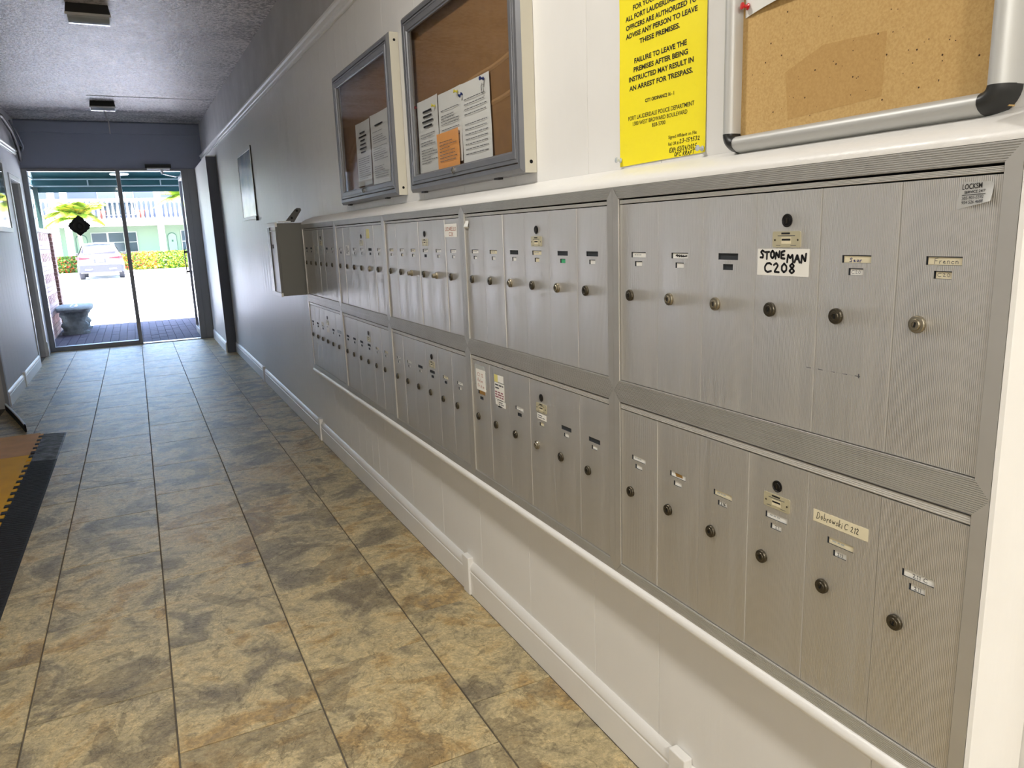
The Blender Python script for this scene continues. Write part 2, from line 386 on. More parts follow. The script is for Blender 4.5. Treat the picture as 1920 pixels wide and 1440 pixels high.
G = {  '~': [[(0,.5),(.2,.8),(.15,.3),(.5,.75),(.4,.2),(.8,.7),(.7,.25),(1.1,.6),(.9,.3),(1.5,.5)]],  # hand-drawn strokes, unit cap height
 'A': [[(0,0),(.3,1),(.6,0)],[(.12,.38),(.5,.38)]], 'C': [[(.6,.85),(.45,1),(.2,.95),(.02,.6),(.05,.2),(.28,0),(.6,.15)]],
 'D': [[(.08,0),(.1,1),(.42,.9),(.62,.5),(.45,.1),(.05,0)]], 'E': [[(.5,1),(.06,.95),(.03,.02),(.52,.03)],[(.05,.5),(.42,.52)]],
 'F': [[(.5,1),(.05,.97),(.03,0)],[(.05,.52),(.4,.54)]], 'K': [[(.05,0),(.05,1)],[(.5,1),(.08,.45),(.52,0)]], 'L': [[(.08,1),(.04,.02),(.5,.04)]],
 'M': [[(0,0),(.08,1),(.36,.4),(.64,1),(.72,0)]], 'N': [[(.02,0),(.06,1),(.5,.02),(.56,1)]], 'O': [[(.3,1),(.06,.75),(.06,.25),(.3,0),(.54,.25),(.54,.75),(.3,1)]],
 'R': [[(.04,0),(.05,1),(.42,.95),(.44,.62),(.06,.5),(.5,0)]], 'S': [[(.52,.85),(.3,1),(.06,.78),(.45,.4),(.4,.06),(.04,.1)]],
 'T': [[(0,.95),(.58,1)],[(.28,.98),(.26,0)]], 'U': [[(.03,1),(.04,.2),(.25,0),(.48,.2),(.5,1)]], 'X': [[(0,0),(.5,1)],[(0,1),(.5,0)]], 'P': [[(.04,0),(.05,1),(.42,.95),(.44,.58),(.06,.5)]],
 'H': [[(.03,0),(.04,1)],[(.52,0),(.5,1)],[(.04,.5),(.5,.5)]], 'I': [[(.05,0),(.06,1)]],
 'a': [[(.4,.5),(.15,.55),(.03,.22),(.2,.02),(.38,.3),(.4,.55),(.44,.02)]], 'b': [[(.05,1),(.04,0),(.3,.05),(.38,.35),(.06,.45)]], 'c': [[(.38,.5),(.15,.55),(.02,.25),(.18,.02),(.4,.1)]],
 'e': [[(.04,.3),(.36,.34),(.22,.55),(.04,.3),(.16,.02),(.4,.12)]], 'h': [[(.05,1),(.04,0)],[(.04,.35),(.25,.55),(.36,.35),(.36,0)]],
 'i': [[(.05,.5),(.05,0)],[(.06,.72),(.06,.76)]], 'k': [[(.05,1),(.03,0)],[(.32,.52),(.06,.25),(.36,0)]], 'n': [[(.04,.52),(.04,0)],[(.04,.35),(.22,.55),(.34,.38),(.34,0)]],
 'o': [[(.2,.55),(.03,.3),(.18,.02),(.38,.28),(.2,.55)]], 'r': [[(.05,.52),(.04,0)],[(.05,.35),(.28,.54)]], 's': [[(.3,.5),(.08,.5),(.08,.34),(.3,.2),(.22,.02),(.02,.06)]],
 'w': [[(.02,.52),(.12,.02),(.26,.45),(.38,.02),(.52,.55)]],
 '0': [[(.25,1),(.05,.7),(.05,.28),(.25,0),(.46,.28),(.46,.72),(.25,1)]], '1': [[(.06,.78),(.2,1),(.18,0)]], '2': [[(.04,.78),(.25,1),(.44,.75),(.05,.03),(.5,.05)]],
 '3': [[(.05,.92),(.35,1),(.38,.66),(.16,.52),(.42,.36),(.34,.03),(.03,.06)]], '4': [[(.3,1),(.03,.38),(.5,.38)],[(.38,.65),(.36,0)]], '5': [[(.46,1),(.1,.98),(.06,.58),(.38,.55),(.4,.15),(.04,.02)]],
 '6': [[(.4,1),(.1,.6),(.05,.2),(.25,0),(.42,.22),(.3,.45),(.07,.3)]], '8': [[(.28,.52),(.07,.75),(.27,1),(.46,.76),(.28,.52),(.04,.24),(.27,0),(.5,.24),(.28,.52)]],
 '9': [[(.4,.75),(.2,1),(.04,.74),(.22,.52),(.4,.78),(.34,0)]], '/': [[(0,-.1),(.34,1.05)]], ':': [[(.05,.15),(.05,.2)],[(.05,.5),(.05,.55)]], '.': [[(.04,.0),(.05,.03)]], '-': [[(.0,.45),(.28,.47)]],
}
def hand_obj(s, mname, parent, yl, zb, width, cap, x, th, seed=1, name='handwriting', tilt=0., slant=0.):
    rn = random.Random(seed); pen = 0.; strokes = []
    for ch in s:
        if ch == ' ': pen += .38; continue
        g = G[ch]; wch = max(p[0] for st in g for p in st); jz = rn.uniform(-.05, .05); js = rn.uniform(.93, 1.06)
        for st in g: strokes.append([((px+pen+slant*pz), pz*js+jz) for px, pz in st])
        pen += wch+.18
    pen -= .18; sx = width/pen; mb = MB()
    for st in strokes:
        P = [(a*sx, c*cap+a*sx*tilt) for a, c in st]
        # smooth the stroke a little
        Q = [P[0]]
        for i in range(1, len(P)-1):
            a, b2, c = P[i-1], P[i], P[i+1]
            Q.append((a[0]*.15+b2[0]*.8+c[0]*.05, a[1]*.15+b2[1]*.8+c[1]*.05)); Q.append((a[0]*.05+b2[0]*.8+c[0]*.15, a[1]*.05+b2[1]*.8+c[1]*.15))
        Q.append(P[-1])
        for (a, b2) in zip(Q, Q[1:]):
            dx, dz = b2[0]-a[0], b2[1]-a[1]; l = math.hypot(dx, dz) or 1e-6; nx, nz_ = -dz/l*th/2, dx/l*th/2
            mb.add([(x, yl-(a[0]+nx), zb+a[1]+nz_), (x, yl-(a[0]-nx), zb+a[1]-nz_), (x, yl-(b2[0]-nx), zb+b2[1]-nz_), (x, yl-(b2[0]+nx), zb+b2[1]+nz_)], [(0,1,2,3)], mname)
        for a in Q:
            mb.add([(x-1e-5, yl-(a[0]+th/2*math.cos(k*PI/4)), zb+a[1]+th/2*math.sin(k*PI/4)) for k in range(8)], [tuple(range(8))], mname)
    return mb.obj(name, parent, origin=(x, yl, zb), fix=False)
def print_lines(mb, x, y0, y1, z0, z1, pitch, h, mname, rn, left=.0, fill=.8, words=True):
    """rows of illegible small print between y0 (left) and y1 (right)"""
    z = z1
    while z > z0:
        if rn.random() < fill:
            end = y0-(y0-y1)*rn.choice((1, 1, .95, .9, .6, .75)); y = y0
            while y-end > .004:
                wl = min(rn.uniform(.010, .030), y-end) if words else y-end
                mb.add([(x, y, z), (x, y-wl, z), (x, y-wl, z-h), (x, y, z-h)], [(0,1,2,3)], mname); y -= wl+.004
        z -= pitch

# ================================================================== THE CORRIDOR
XW = .08            # face of the right wall
XL = -2.215         # face of the left wall
YF = 12.2           # storefront plane
YB = -3.2           # back of the corridor, behind the camera
def zc(y): return 3.02+.0175*max(y-5, 0)      # ceiling drifts up a little toward the entrance
def zr(y): return 2.565+.0130*(y-4)           # picture rail

# floor: bed + single tiles
fl = MB().box(XL-.3, XW+.1, YB, YF+.15, -.14, -.006, 'grout').obj('floor'); struct(fl)
TW, TL, J = .4163, .6275, .0052
cols = [(.064, -.2223, 1.922)]+[(-.2223-TW*i, -.2223-TW*(i+1), s) for i, s in enumerate((2.349, 2.131, 2.499, 2.283, 2.1))]
tm = {}
def tile_mesh(wx, ly):
    key = (round(wx, 3), round(ly, 3))
    if key not in tm:
        mb = MB().box(-wx/2, wx/2, -ly/2, ly/2, -.012, 0, 'slate_tile'); me = mb.mesh('tile')
        bm = bmesh.new(); bm.from_mesh(me)
        bmesh.ops.bevel(bm, geom=[e for e in bm.edges if all(v.co.z > -.001 for v in e.verts)], offset=.0011, segments=1, affect='EDGES')
        bm.to_mesh(me); bm.free(); tm[key] = me
    return tm[key]
for (xa, xb, ys) in cols:
    xb = max(xb, XL-.02)
    y = ys-TL*math.ceil((ys-YB)/TL)
    while y < YF+.05:
        a, b2 = max(y, YB), min(y+TL, YF+.06)
        if b2-a > .05:
            inst('tile', tile_mesh(xa-xb-J, b2-a-.0034), fl, ((xa+xb)/2, (a+b2)/2, random.uniform(-.0006, .0006)))
        y += TL

# ceiling
cm = MB(); prof = [(XL-.25, YB), (XW+.25, YB)]
ys = [YB, 5, YF+.15]
vs = []
for y in ys: vs += [(XL-.25, y, zc(y)), (XW+.25, y, zc(y)), (XL-.25, y, zc(y)+.2), (XW+.25, y, zc(y)+.2)]
fs = []
for i in (0, 4): fs += [(i, i+1, i+5, i+4), (i+2, i+6, i+7, i+3), (i, i+4, i+6, i+2), (i+1, i+3, i+7, i+5)]
fs += [(0, 2, 3, 1), (8, 9, 11, 10)]
cm.add(vs, fs, 'popcorn'); ce = cm.obj('ceiling'); struct(ce)
# plaster seams on the ceiling
MB().box(-1.25, .08, 9.93, 9.945, zc(9.94)-.004, zc(9.94)+.01, 'plaster').obj('plaster_seam', ce)

# right wall: backing, plaster band above the rail, painted boards below it
wr = MB().box(XW+.02, XW+.2, YB, YF+.15, -.1, 3.4, 'plaster').obj('wall_right'); struct(wr)
bandm = MB(); bandm.add([(XW+.002, YB, 2.45), (XW+.002, YF, 2.62), (XW+.002, YF, zc(YF)+.05), (XW+.002, 5, zc(5)+.05), (XW+.002, YB, zc(YB)+.05),
   (XW+.03, YB, 2.45), (XW+.03, YF, 2.62), (XW+.03, YF, zc(YF)+.05), (XW+.03, 5, zc(5)+.05), (XW+.03, YB, zc(YB)+.05)],
   [(0,1,2,3,4), (9,8,7,6,5), (0,5,6,1), (1,6,7,2), (2,7,8,3), (3,8,9,4), (4,9,5,0)], 'plaster')
bandm.obj('plaster_band', wr)
rn = random.Random(3)
seams = [1.673]
while seams[-1] < YF: seams.append(seams[-1]+(.405 if seams[-1] < 3.6 else rn.choice((.305, .152, .203, .102, .127))))
lo = [1.673]
while lo[-1] > YB: lo.append(lo[-1]-rn.choice((.405, .405, .61, .3)))
seams = sorted(set(lo+seams)); seams[0] = YB; seams[-1] = YF
def boards(parent, x_face, x_back, seams, top, paint='wall_paint'):
    g = .0005
    for a, b2 in zip(seams, seams[1:]):
        if b2-a < .02: continue
        s = 1 if x_back > x_face else -1
        e = .0012
        mb = MB(); za, zb2 = top(a), top(b2)
        mb.add([(x_face+s*e, a+g, 0), (x_face, a+g+e, 0), (x_face, b2-g-e, 0), (x_face+s*e, b2-g, 0), (x_back, b2-g, 0), (x_back, a+g, 0),
                (x_face+s*e, a+g, za), (x_face, a+g+e, za), (x_face, b2-g-e, zb2), (x_face+s*e, b2-g, zb2), (x_back, b2-g, zb2), (x_back, a+g, za)],
               [(0,1,2,3,4,5), (11,10,9,8,7,6), (0,6,7,1), (1,7,8,2), (2,8,9,3), (3,9,10,4), (4,10,11,5), (5,11,6,0)], paint)
        mb.obj('board', parent, origin=(x_face, (a+b2)/2, 0))
boards(wr, XW, XW+.018, seams, lambda y: zr(y)+.01)

# picture rail (moulding) along both walls
def rail(name, xw, s, y0, y1, parent=None):
    prof = [(0, -.035), (.012, -.035), (.014, -.022), (.022, -.018), (.026, -.004), (.022, .008), (.034, .014), (.036, .024), (.030, .032), (0, .034)]
    mb = MB(); vs = []
    for y in (y0, y1): vs += [(xw+s*d, y, zr(y)+h) for d, h in prof]
    n = len(prof)
    mb.add(vs, [(i, (i+1) % n, n+(i+1) % n, n+i) for i in range(n)]+[tuple(reversed(range(n))), tuple(range(n, 2*n))], 'trim_paint')
    o = mb.obj(name, smooth=40); struct(o); return o
rail('trim_1', XW-.001, -1, YB, YF)
rail('trim_2', XL+.001, 1, YB, YF-.45)

# corridor bay: boxed-out wall just before the entrance
XBAY = -.042
mat('bay_shade', (92, 95, 106), .5)
bay = MB().box(XBAY, XW-.002, 10.36, YF-.001, 0, 2.515, 'wall_paint').obj('wall_bay', bevel=.004); struct(bay)
MB().box(XBAY-.003, XW-.003, 10.345, 10.3595, 0, 2.50, 'bay_shade').obj('end_shade', bay, bevel=.002)  # added dark plate: shade of the unlit bay end, put in as colour

# baseboards
def baseboard(name, xf, s, y0, y1, blocks=()):
    """xf: wall face; profile grows by s"""
    prof = [(0, 0), (.017, 0), (.017, .098), (.0145, .101), (.0145, .106), (.017, .109), (.0165, .120), (.012, .128), (.007, .138), (.003, .141), (0, .141)]
    mb = MB(); mb.extrude([(xf+s*d, 0, h) for d, h in prof], (0, y0, 0), (0, y1, 0), 'trim_paint')
    o = mb.obj(name, smooth=35); struct(o)
    for yb in blocks:
        MB().box(xf, xf+s*.026, yb-.030, yb+.030, 0, .160, 'trim_paint').obj('corner_block', o, origin=(xf, yb, 0), bevel=.003)
    return o
baseboard('baseboard_right', XW-.0005, -1, YB, 10.355, (1.27, 2.60, 5.30, 7.93))
baseboard('baseboard_bay', XBAY-.0005, -1, 10.37, YF-.08)

# left wall with two door openings
wl_ = MB()
for a, b2, z0 in ((YB, 7.15, 0), (7.15, 8.12, 2.15), (8.12, 10.86, 0), (10.86, 11.74, 2.28), (11.74, YF+.15, 0)):
    wl_.box(XL-.15, XL-.018, a, b2, z0-(.1 if z0 == 0 else 0), 3.4, 'plaster')
wl_ = wl_.obj('wall_left'); struct(wl_)
lb = MB(); lb.box(XL-.02, XL-.002, YB, YF, 2.66, 3.25, 'plaster'); lb.obj('plaster_band', wl_)
def seg(a, b2, st=.405):
    r = [a]
    while r[-1]+.31 < b2-.04: r.append(r[-1]+rn.choice((.305, .152, .203, .254)))
    if r[-1] > b2-.05: r.pop()
    return r+[b2]
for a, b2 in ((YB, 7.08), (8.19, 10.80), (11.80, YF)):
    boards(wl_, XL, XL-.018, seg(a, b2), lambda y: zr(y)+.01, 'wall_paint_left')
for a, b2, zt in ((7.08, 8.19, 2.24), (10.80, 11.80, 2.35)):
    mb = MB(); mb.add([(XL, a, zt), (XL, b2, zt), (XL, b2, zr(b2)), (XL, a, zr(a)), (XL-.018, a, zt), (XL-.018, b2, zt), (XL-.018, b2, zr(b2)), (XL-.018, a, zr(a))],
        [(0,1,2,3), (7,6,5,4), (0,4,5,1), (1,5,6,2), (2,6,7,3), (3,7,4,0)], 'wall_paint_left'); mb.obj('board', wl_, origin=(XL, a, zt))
bl = baseboard('baseboard_left', XL+.0005, 1, 8.20, 10.79, (9.30,))
for n, (a, b2, zt) in enumerate(((7.15, 8.12, 2.15), (10.86, 11.74, 2.28))):
    d = MB().box(XL-.12, XL-.08, a+.004, b2-.004, .008, zt-.004, 'door_grey').obj('door_%d' % (n+1), bevel=.002); struct(d)
    cs = MB()
    cs.box(XL-.14, XL+.012, a-.062, a-.001, 0, zt+.06, 'trim_paint' if n else 'door_grey'); cs.box(XL-.14, XL+.012, b2+.001, b2+.062, 0, zt+.06, 'trim_paint' if n else 'door_grey')
    cs.box(XL-.14, XL+.012, a-.001, b2+.001, zt+.001, zt+.06, 'trim_paint' if n else 'door_grey')
    c = cs.obj('door_casing', d, bevel=.003)
    kn = MB().lathe([(0, .022), (.006, .022), (.01, .010), (.035, .010), (.042, .024), (.06, .022), (.064, .012)], (1, 0, 0), (XL-.08, a+.10 if n else b2-.10, 1.0), 'steel'); kn.obj('door_knob', d, smooth=40)
    if n: MB().box(XL+.012, XL+.024, b2-.002, b2+.07, 0, .19, 'trim_paint').obj('plinth_block', d, bevel=.003)
MB().box(XL-.17, XL-.15, YB, YF, -.1, 3.3, 'dark').obj('wall_left_backing')['kind'] = 'structure'

# wall behind the camera and header over the storefront
MB_ = MB().box(XL-.3, XW+.2, YB-.15, YB, -.1, 3.3, 'wall_paint').obj('wall_back'); struct(MB_)
hd = MB().box(XL-.02, XW+.02, YF, YF+.15, 2.51, 3.4, 'header_paint'); hd = hd.obj('wall_front'); struct(hd)
MB().box(XL-.01, XW, YF-.03, YF-.001, 2.98, 3.13, 'header_paint').obj('header_beam', hd, bevel=.004)

# ================================================================== STOREFRONT ENTRANCE
xm = -1.06
sf = MB()
sf.box(-2.225, -2.150, YF-.03, YF+.08, 0, 2.51, 'storefront_alu')      # left jamb
sf.box(xm-.027, xm+.027, YF-.03, YF+.08, 0, 2.51, 'storefront_alu')    # mullion
sf.box(-.235, -.150, YF-.03, YF+.08, 0, 2.51, 'storefront_alu')        # right jamb
sf.box(-.150, XBAY, YF-.012, YF+.08, 0, 2.51, 'storefront_alu')
sf.box(XBAY, XW, YF, YF+.08, 0, 2.51, 'storefront_alu')
sf.box(-2.150, xm-.027, YF-.03, YF+.08, 2.47, 2.51, 'storefront_alu')
sf.box(xm+.027, -.235, YF-.03, YF+.08, 2.475, 2.51, 'storefront_alu')
sf.box(-2.150, xm-.027, YF-.03, YF+.08, 0, .062, 'storefront_alu')
entr = sf.obj('window_1', bevel=.003); struct(entr)
MB().box(-2.150, xm-.027, YF+.022, YF+.028, .062, 2.47, 'glass').obj('pane', entr)
MB().box(xm+.027, -.235, YF-.05, YF+.09, 0, .012, 'steel').obj('threshold', entr, bevel=.003)
dl = MB()          # open glass leaf, swung outward about the right jamb
xh = -.205; ya, yb = YF+.09, YF+.98
for a, b2, z0, z1 in ((ya, ya+.055, .02, 2.46), (yb-.055, yb, .02, 2.46), (ya+.055, yb-.055, .02, .12), (ya+.055, yb-.055, 2.40, 2.46)): dl.box(xh-.022, xh+.022, a, b2, z0, z1, 'storefront_alu')
leaf = dl.obj('door_3', bevel=.003); struct(leaf)
MB().box(xh-.003, xh+.003, ya+.055, yb-.055, .12, 2.40, 'glass').obj('pane', leaf)
hb = MB().box(xh-.075, xh-.060, yb-.14, yb-.11, .95, 1.35, 'black_plastic').box(xh-.075, xh-.022, yb-.14, yb-.11, .98, 1.01, 'black_plastic').box(xh-.075, xh-.022, yb-.14, yb-.11, 1.29, 1.32, 'black_plastic')
hb.obj('pull_handle', leaf, bevel=.002)
MB().box(xh-.03, xh+.03, ya-.02, ya+.02, 2.2, 2.32, 'black_plastic').obj('hinge', leaf)
MB().box(xh-.03, xh+.03, ya-.02, ya+.02, .18, .30, 'black_plastic').obj('hinge', leaf)
# door closer on the header
dc = thing('door_closer', 'grey overhead door closer with jointed arm on the entrance header', 'door closer', (-.53, YF-.06, 2.5))
MB().box(-.70, -.36, YF-.10, YF-.031, 2.515, 2.565, 'fixture_body').box(-.68, -.38, YF-.105, YF-.035, 2.492, 2.514, 'fixture_rim').obj('closer_body', dc, origin=(-.53, YF-.06, 2.5), bevel=.003)
MB().bar((-.50, YF-.07, 2.486), (-.48, YF-.10, 2.43), .03, .03, 'fixture_rim').bar((-.48, YF-.10, 2.43), (-.30, YF+.22, 2.415), .022, .012, 'canopy_bar').bar((-.30, YF+.22, 2.415), (-.205, YF+.45, 2.45), .022, .012, 'canopy_bar').obj('closer_arm', dc, origin=(-.5, YF-.07, 2.48))
# dark diamond stuck to the glass
dm = thing('diamond_decal', 'ragged black diamond decoration hanging on the fixed entrance pane', 'decoration', (-1.63, YF-.01, 1.735))
pts = []
for k in range(40):
    a = 2*PI*k/40; base = .143/(abs(math.cos(a))+abs(math.sin(a))); j = random.uniform(-.002, .014) if abs(math.sin(a)) > .25 else 0
    pts.append((-1.63+math.cos(a)*(base+j), 1.735+math.sin(a)*(base+j)))
mb = MB(); n = len(pts)
mb.add([(px, YF+.005, pz) for px, pz in pts]+[(px, YF+.019, pz) for px, pz in pts], [tuple(range(n)), tuple(range(2*n-1, n-1, -1))]+[(i, (i+1) % n, n+(i+1) % n, n+i) for i in range(n)], 'ink')
mb.obj('diamond_panel', dm, origin=(-1.63, YF-.01, 1.735))
mb = MB()
for k in range(9):
    a = 2*PI*k/9; c = (-1.63+.05*math.cos(a), YF+.002, 1.725+.055*math.sin(a))
    mb.add([(c[0]+.032*math.cos(a+g), c[1]-.004*(i % 2), c[2]+.032*math.sin(a+g)) for i, g in enumerate((0, .8, 1.6, 2.4, 3.2, 4.0, 4.8, 5.6))], [tuple(range(8))], 'lock_black')
mb.obj('petals', dm, origin=(-1.63, YF-.01, 1.735))

# ================================================================== MAILBOXES
Y0, PB, INS = 5.00875, .89, .02296
ROW = [dict(o1=1.534, o0=1.0625, t=1.508, b=1.0885, dt=1.4940, k=1.0), dict(o1=1.0625, o0=.590, t=1.0362, b=.618, dt=1.0175, k=.97)]
DW = .1385; DP = (PB-2*INS-.003)/6
def frame_mesh(row):
    """ribbed aluminium frame of one bank, local: y 0..-PB, z absolute"""
    R = ROW[row]; mb = MB(); N = 8
    rings = []
    def ring(t, x):
        y0, y1 = -t*INS, -PB+t*INS; z1 = R['o1']-t*(R['o1']-R['t']); z0 = R['o0']+t*(R['b']-R['o0'])
        return [(x, y0, z1), (x, y1, z1), (x, y1, z0), (x, y0, z0)]
    rings.append(ring(.01, .03)); rings.append(ring(.01, 0))
    for i in range(N):
        a = .03+.94*i/N; b2 = .03+.94*(i+.55)/N; c = .03+.94*(i+.72)/N
        rings += [ring(a, 0), ring(b2, 0), ring(c, .0013), ring(.03+.94*(i+.9)/N, .0013)]
    rings += [ring(.985, 0), ring(1, .001), ring(1, .012)]
    smooth = [ring(.01, .03), ring(.01, 0), ring(.985, 0), ring(1, .001), ring(1, .012)]
    for k in range(4):          # ribs run along the top and bottom members, the uprights are plain
        rr = rings if k % 2 == 0 else smooth
        mb.add([v for r in rr for v in (r[k], r[(k+1) % 4])], [(2*i, 2*i+1, 2*i+3, 2*i+2) for i in range(len(rr)-1)], 'frame_alu')
    return mb.mesh('frame', fix=False)
def door_mesh(row):
    """local: origin top-left front of the door, y 0..-DW, z 0..-H; two real windows cut through"""
    R = ROW[row]; k = R['k']; H = R['dt']-R['b']-.0015; T = .0035; c = -DW/2
    ys = [0, c+.026, c+.013, c-.013, c-.026, -DW]; zs = [0, -.1045*k, -.1165*k, -.1245*k, -.1355*k, -H]
    def hole(i, j): return (j == 1 and i in (1, 2, 3)) or (j == 3 and i == 2)
    mb = MB(); e = .0012
    for i in range(5):
        for j in range(5):
            if hole(i, j): continue
            mb.add([(0, ys[i], zs[j]), (0, ys[i+1], zs[j]), (0, ys[i+1], zs[j+1]), (0, ys[i], zs[j+1])], [(0,1,2,3)], 'door_alu')
    for (ya_, yb_, za_, zb_) in ((ys[1], ys[4], zs[1], zs[2]), (ys[2], ys[3], zs[3], zs[4])):
        mb.add([(0, ya_, za_), (0, yb_, za_), (0, yb_, zb_), (0, ya_, zb_), (T, ya_, za_), (T, yb_, za_), (T, yb_, zb_), (T, ya_, zb_)], [(0,1,5,4), (1,2,6,5), (2,3,7,6), (3,0,4,7)], 'card_dark')
    # rolled edges
    mb.add([(0, 0, 0), (0, -DW, 0), (0, -DW, -H), (0, 0, -H), (.002, .0012, 0), (.002, -DW-.0006, 0), (.002, -DW-.0006, -H), (.002, .0012, -H), (.009, .0012, 0), (.009, -DW-.0006, 0), (.009, -DW-.0006, -H), (.009, .0012, -H)],
           [(0,4,5,1), (1,5,6,2), (2,6,7,3), (3,7,4,0), (4,8,9,5), (5,9,10,6), (6,10,11,7), (7,11,8,4)], 'strip_alu')
    me = mb.mesh('mailbox_door'); return me
frames = [frame_mesh(0), frame_mesh(1)]; doors = [door_mesh(0), door_mesh(1)]
bodies = []
for R in ROW:
    mb = MB().box(.014, XW-.004, -INS+.004, -PB+INS-.004, R['b']-.006, R['t']+.006, 'black_gap'); bodies.append(mb.mesh('box_body'))
strips = []
for R in ROW:
    mb = MB(); y0, y1 = -INS-.002, -PB+INS+.002; zt, zb_ = R['t']-.0035, R['dt']+.0022; n = 4
    pr = [(.008, zt), (.0015, zt)]
    for i in range(n):
        a = zt-(zt-zb_)*(i+.15)/n; b2 = zt-(zt-zb_)*(i+.65)/n; c = zt-(zt-zb_)*(i+.85)/n
        pr += [(0, a), (0, b2), (.0013, c)]
    pr += [(.0015, zb_), (.008, zb_)]
    mb.extrude([(x, 0, z) for x, z in pr], (0, y0, 0), (0, y1, 0), 'strip_alu'); strips.append(mb.mesh('header_strip'))
def knob_mesh(ext, m, m2):
    mb = MB(); mb.lathe([(0, .0128), (.004, .0128), (.0055, .0118), (.006, .0085), (.006+ext, .0080), (.007+ext, .0072), (.0071+ext, .0045), (.0055+ext, .0042)], (-1, 0, 0), (0, 0, 0), m, 20)
    mb.box(-.0062-ext, -.0056-ext, -.0012, .0012, -.0036, .0036, 'black_gap'); return mb.mesh('lock')
    
knobs = [knob_mesh(0, 'knob_dark', 0), knob_mesh(.002, 'knob_metal', 0), knob_mesh(.012, 'knob_metal', 0)]
mb = MB(); mb.lathe([(0, .0112), (.0012, .0112), (.0016, .0095), (.0004, .0085), (.0004, .006), (.001, .0055)], (-1, 0, 0), (0, 0, 0), 'lock_black', 20); mb.box(-.0016, -.0009, -.001, .001, -.004, .004, 'knob_dark'); master = mb.mesh('master_lock')
def plate_mesh():
    mb = MB(); rn2 = random.Random(5); W2, H2 = .0305, .0135
    ol = []
    for cx, cz, a0 in ((W2-.003, H2-.003, 0), (-W2+.003, H2-.003, PI/2), (-W2+.003, -H2+.003, PI), (W2-.003, -H2+.003, 1.5*PI)):
        for k in range(4): a = a0+k*PI/6; ol.append((cx+.003*math.cos(a), cz+.003*math.sin(a)))
    n = len(ol); mb.add([(-.0012, y, z) for y, z in ol]+[(0, y, z) for y, z in ol], [tuple(range(n))]+[(i, (i+1) % n, n+(i+1) % n, n+i) for i in range(n)], 'brass_plate')
    x = -.0014
    for (y0, y1, z0, z1, mm) in ((.011, -.008, .0085, .0115, 'ink'), (.019, -.019, .0055, .0068, 'ink_grey'), (.0105, -.011, -.0075, .0035, 'card_cream'), (.022, .012, -.0105, -.0095, 'ink_grey'), (-.010, -.022, -.0105, -.0095, 'ink_grey')):
        mb.add([(x, y0, z1), (x, y1, z1), (x, y1, z0), (x, y0, z0)], [(0,1,2,3)], mm)
    x = -.0016
    mb.add([(x, .0095, .0012), (x, -.0095, .0012), (x, -.0095, -.0022), (x, .0095, -.0022)], [(0,1,2,3)], 'ink')
    for y in (.025, -.025): mb.lathe([(0, .002), (.0006, .0015)], (-1, 0, 0), (-.0012, y, -.001), 'knob_dark', 8)
    return mb.mesh('maker_plate')
plate = plate_mesh()
cards = {}
def card(code, small):
    key = (code, small)
    if key not in cards:
        mm = {'w': 'card_white', 'c': 'card_cream', 'k': 'card_dark', 'g': 'card_green', 'b': 'card_white', 'p': 'card_white', 'q': 'card_cream'}[code]; hw, hh = (.0128, .0053) if small else (.0258, .0058); x = .0030 if code != 'k' else .0034
        mb = MB(); sh = .0016 if code != 'k' else 0
        mb.add([(.0034, hw, hh), (.0034, -hw, hh), (.0034, -hw, -hh), (.0034, hw, -hh)], [(0,1,2,3)], 'card_dark')
        if code != 'k':
            mb.add([(.0024, hw-sh, hh-sh*.7), (.0024, -hw, hh-sh), (.0024, -hw, -hh), (.0024, hw-sh, -hh)], [(0,1,2,3)], mm)
            rn3 = random.Random(hash(key) % 99)
            if not small and code in 'wc':
                y = hw-.008
                for q in range(3):
                    l = rn3.uniform(.004, .009); mb.add([(.0022, y, .0012), (.0022, y-l, .0012), (.0022, y-l, -.0014), (.0022, y, -.0014)], [(0,1,2,3)], 'tape'); y -= l+.002
            if code == 'b':
                mb.add([(.0022, .012, .004), (.0022, -.012, .0035), (.0022, -.014, -.003), (.0022, .008, -.004)], [(0,1,2,3)], 'tape_brown')
        cards[key] = mb.mesh('number_card' if small else 'name_card', fix=False)
    return cards[key]
TOP = [['kk', 'kk', 'wk', 'cw', 'kw', 'ww'], ['wk', 'wk', 'ww', 'ww', 'kk', 'ww'], ['cw', 'wc', 'cw', 'wk', 'ww', 'ww'], ['ww', 'cw', 'kw', 'cc', 'kg', 'kw'], ['ww', 'pw', 'kk', 'ww', 'qp', 'qq']]
BOT = [['kk', 'kk', 'wk', 'ww', 'kw', 'wk'], ['kk', 'kk', 'kk', 'kk', 'cw', 'cw'], ['ww', 'ww', 'kw', 'kk', 'ck', 'ww'], ['kk', 'kk', 'wk', 'wc', 'kw', 'kw'], ['ww', 'bw', 'cp', 'wp', 'cp', 'pp']]
LAB = [['grey six-door mailbox bank behind the wall-mounted key box, upper row', 'upper-row grey mailbox bank with a small yellow strip high on a door',
        'upper-row grey mailbox bank with red-lettered white sticker on its last door', 'upper-row grey mailbox bank with a curled tape flap and one green number card',
        'largest upper mailbox bank, bold black marker card and peeling locksmith sticker on its doors'],
       ['lower-row grey mailbox bank farthest from the camera, below the key box', 'lower-row grey mailbox bank, second from the entrance end, mostly empty black name slots',
        'middle grey mailbox bank of the lower row with few white cards', 'lower-row mailbox bank with taped red-inked note and patched stickers on two doors',
        'largest lower mailbox bank with a long cream handwritten label on its fifth door']]
DOOR = {}
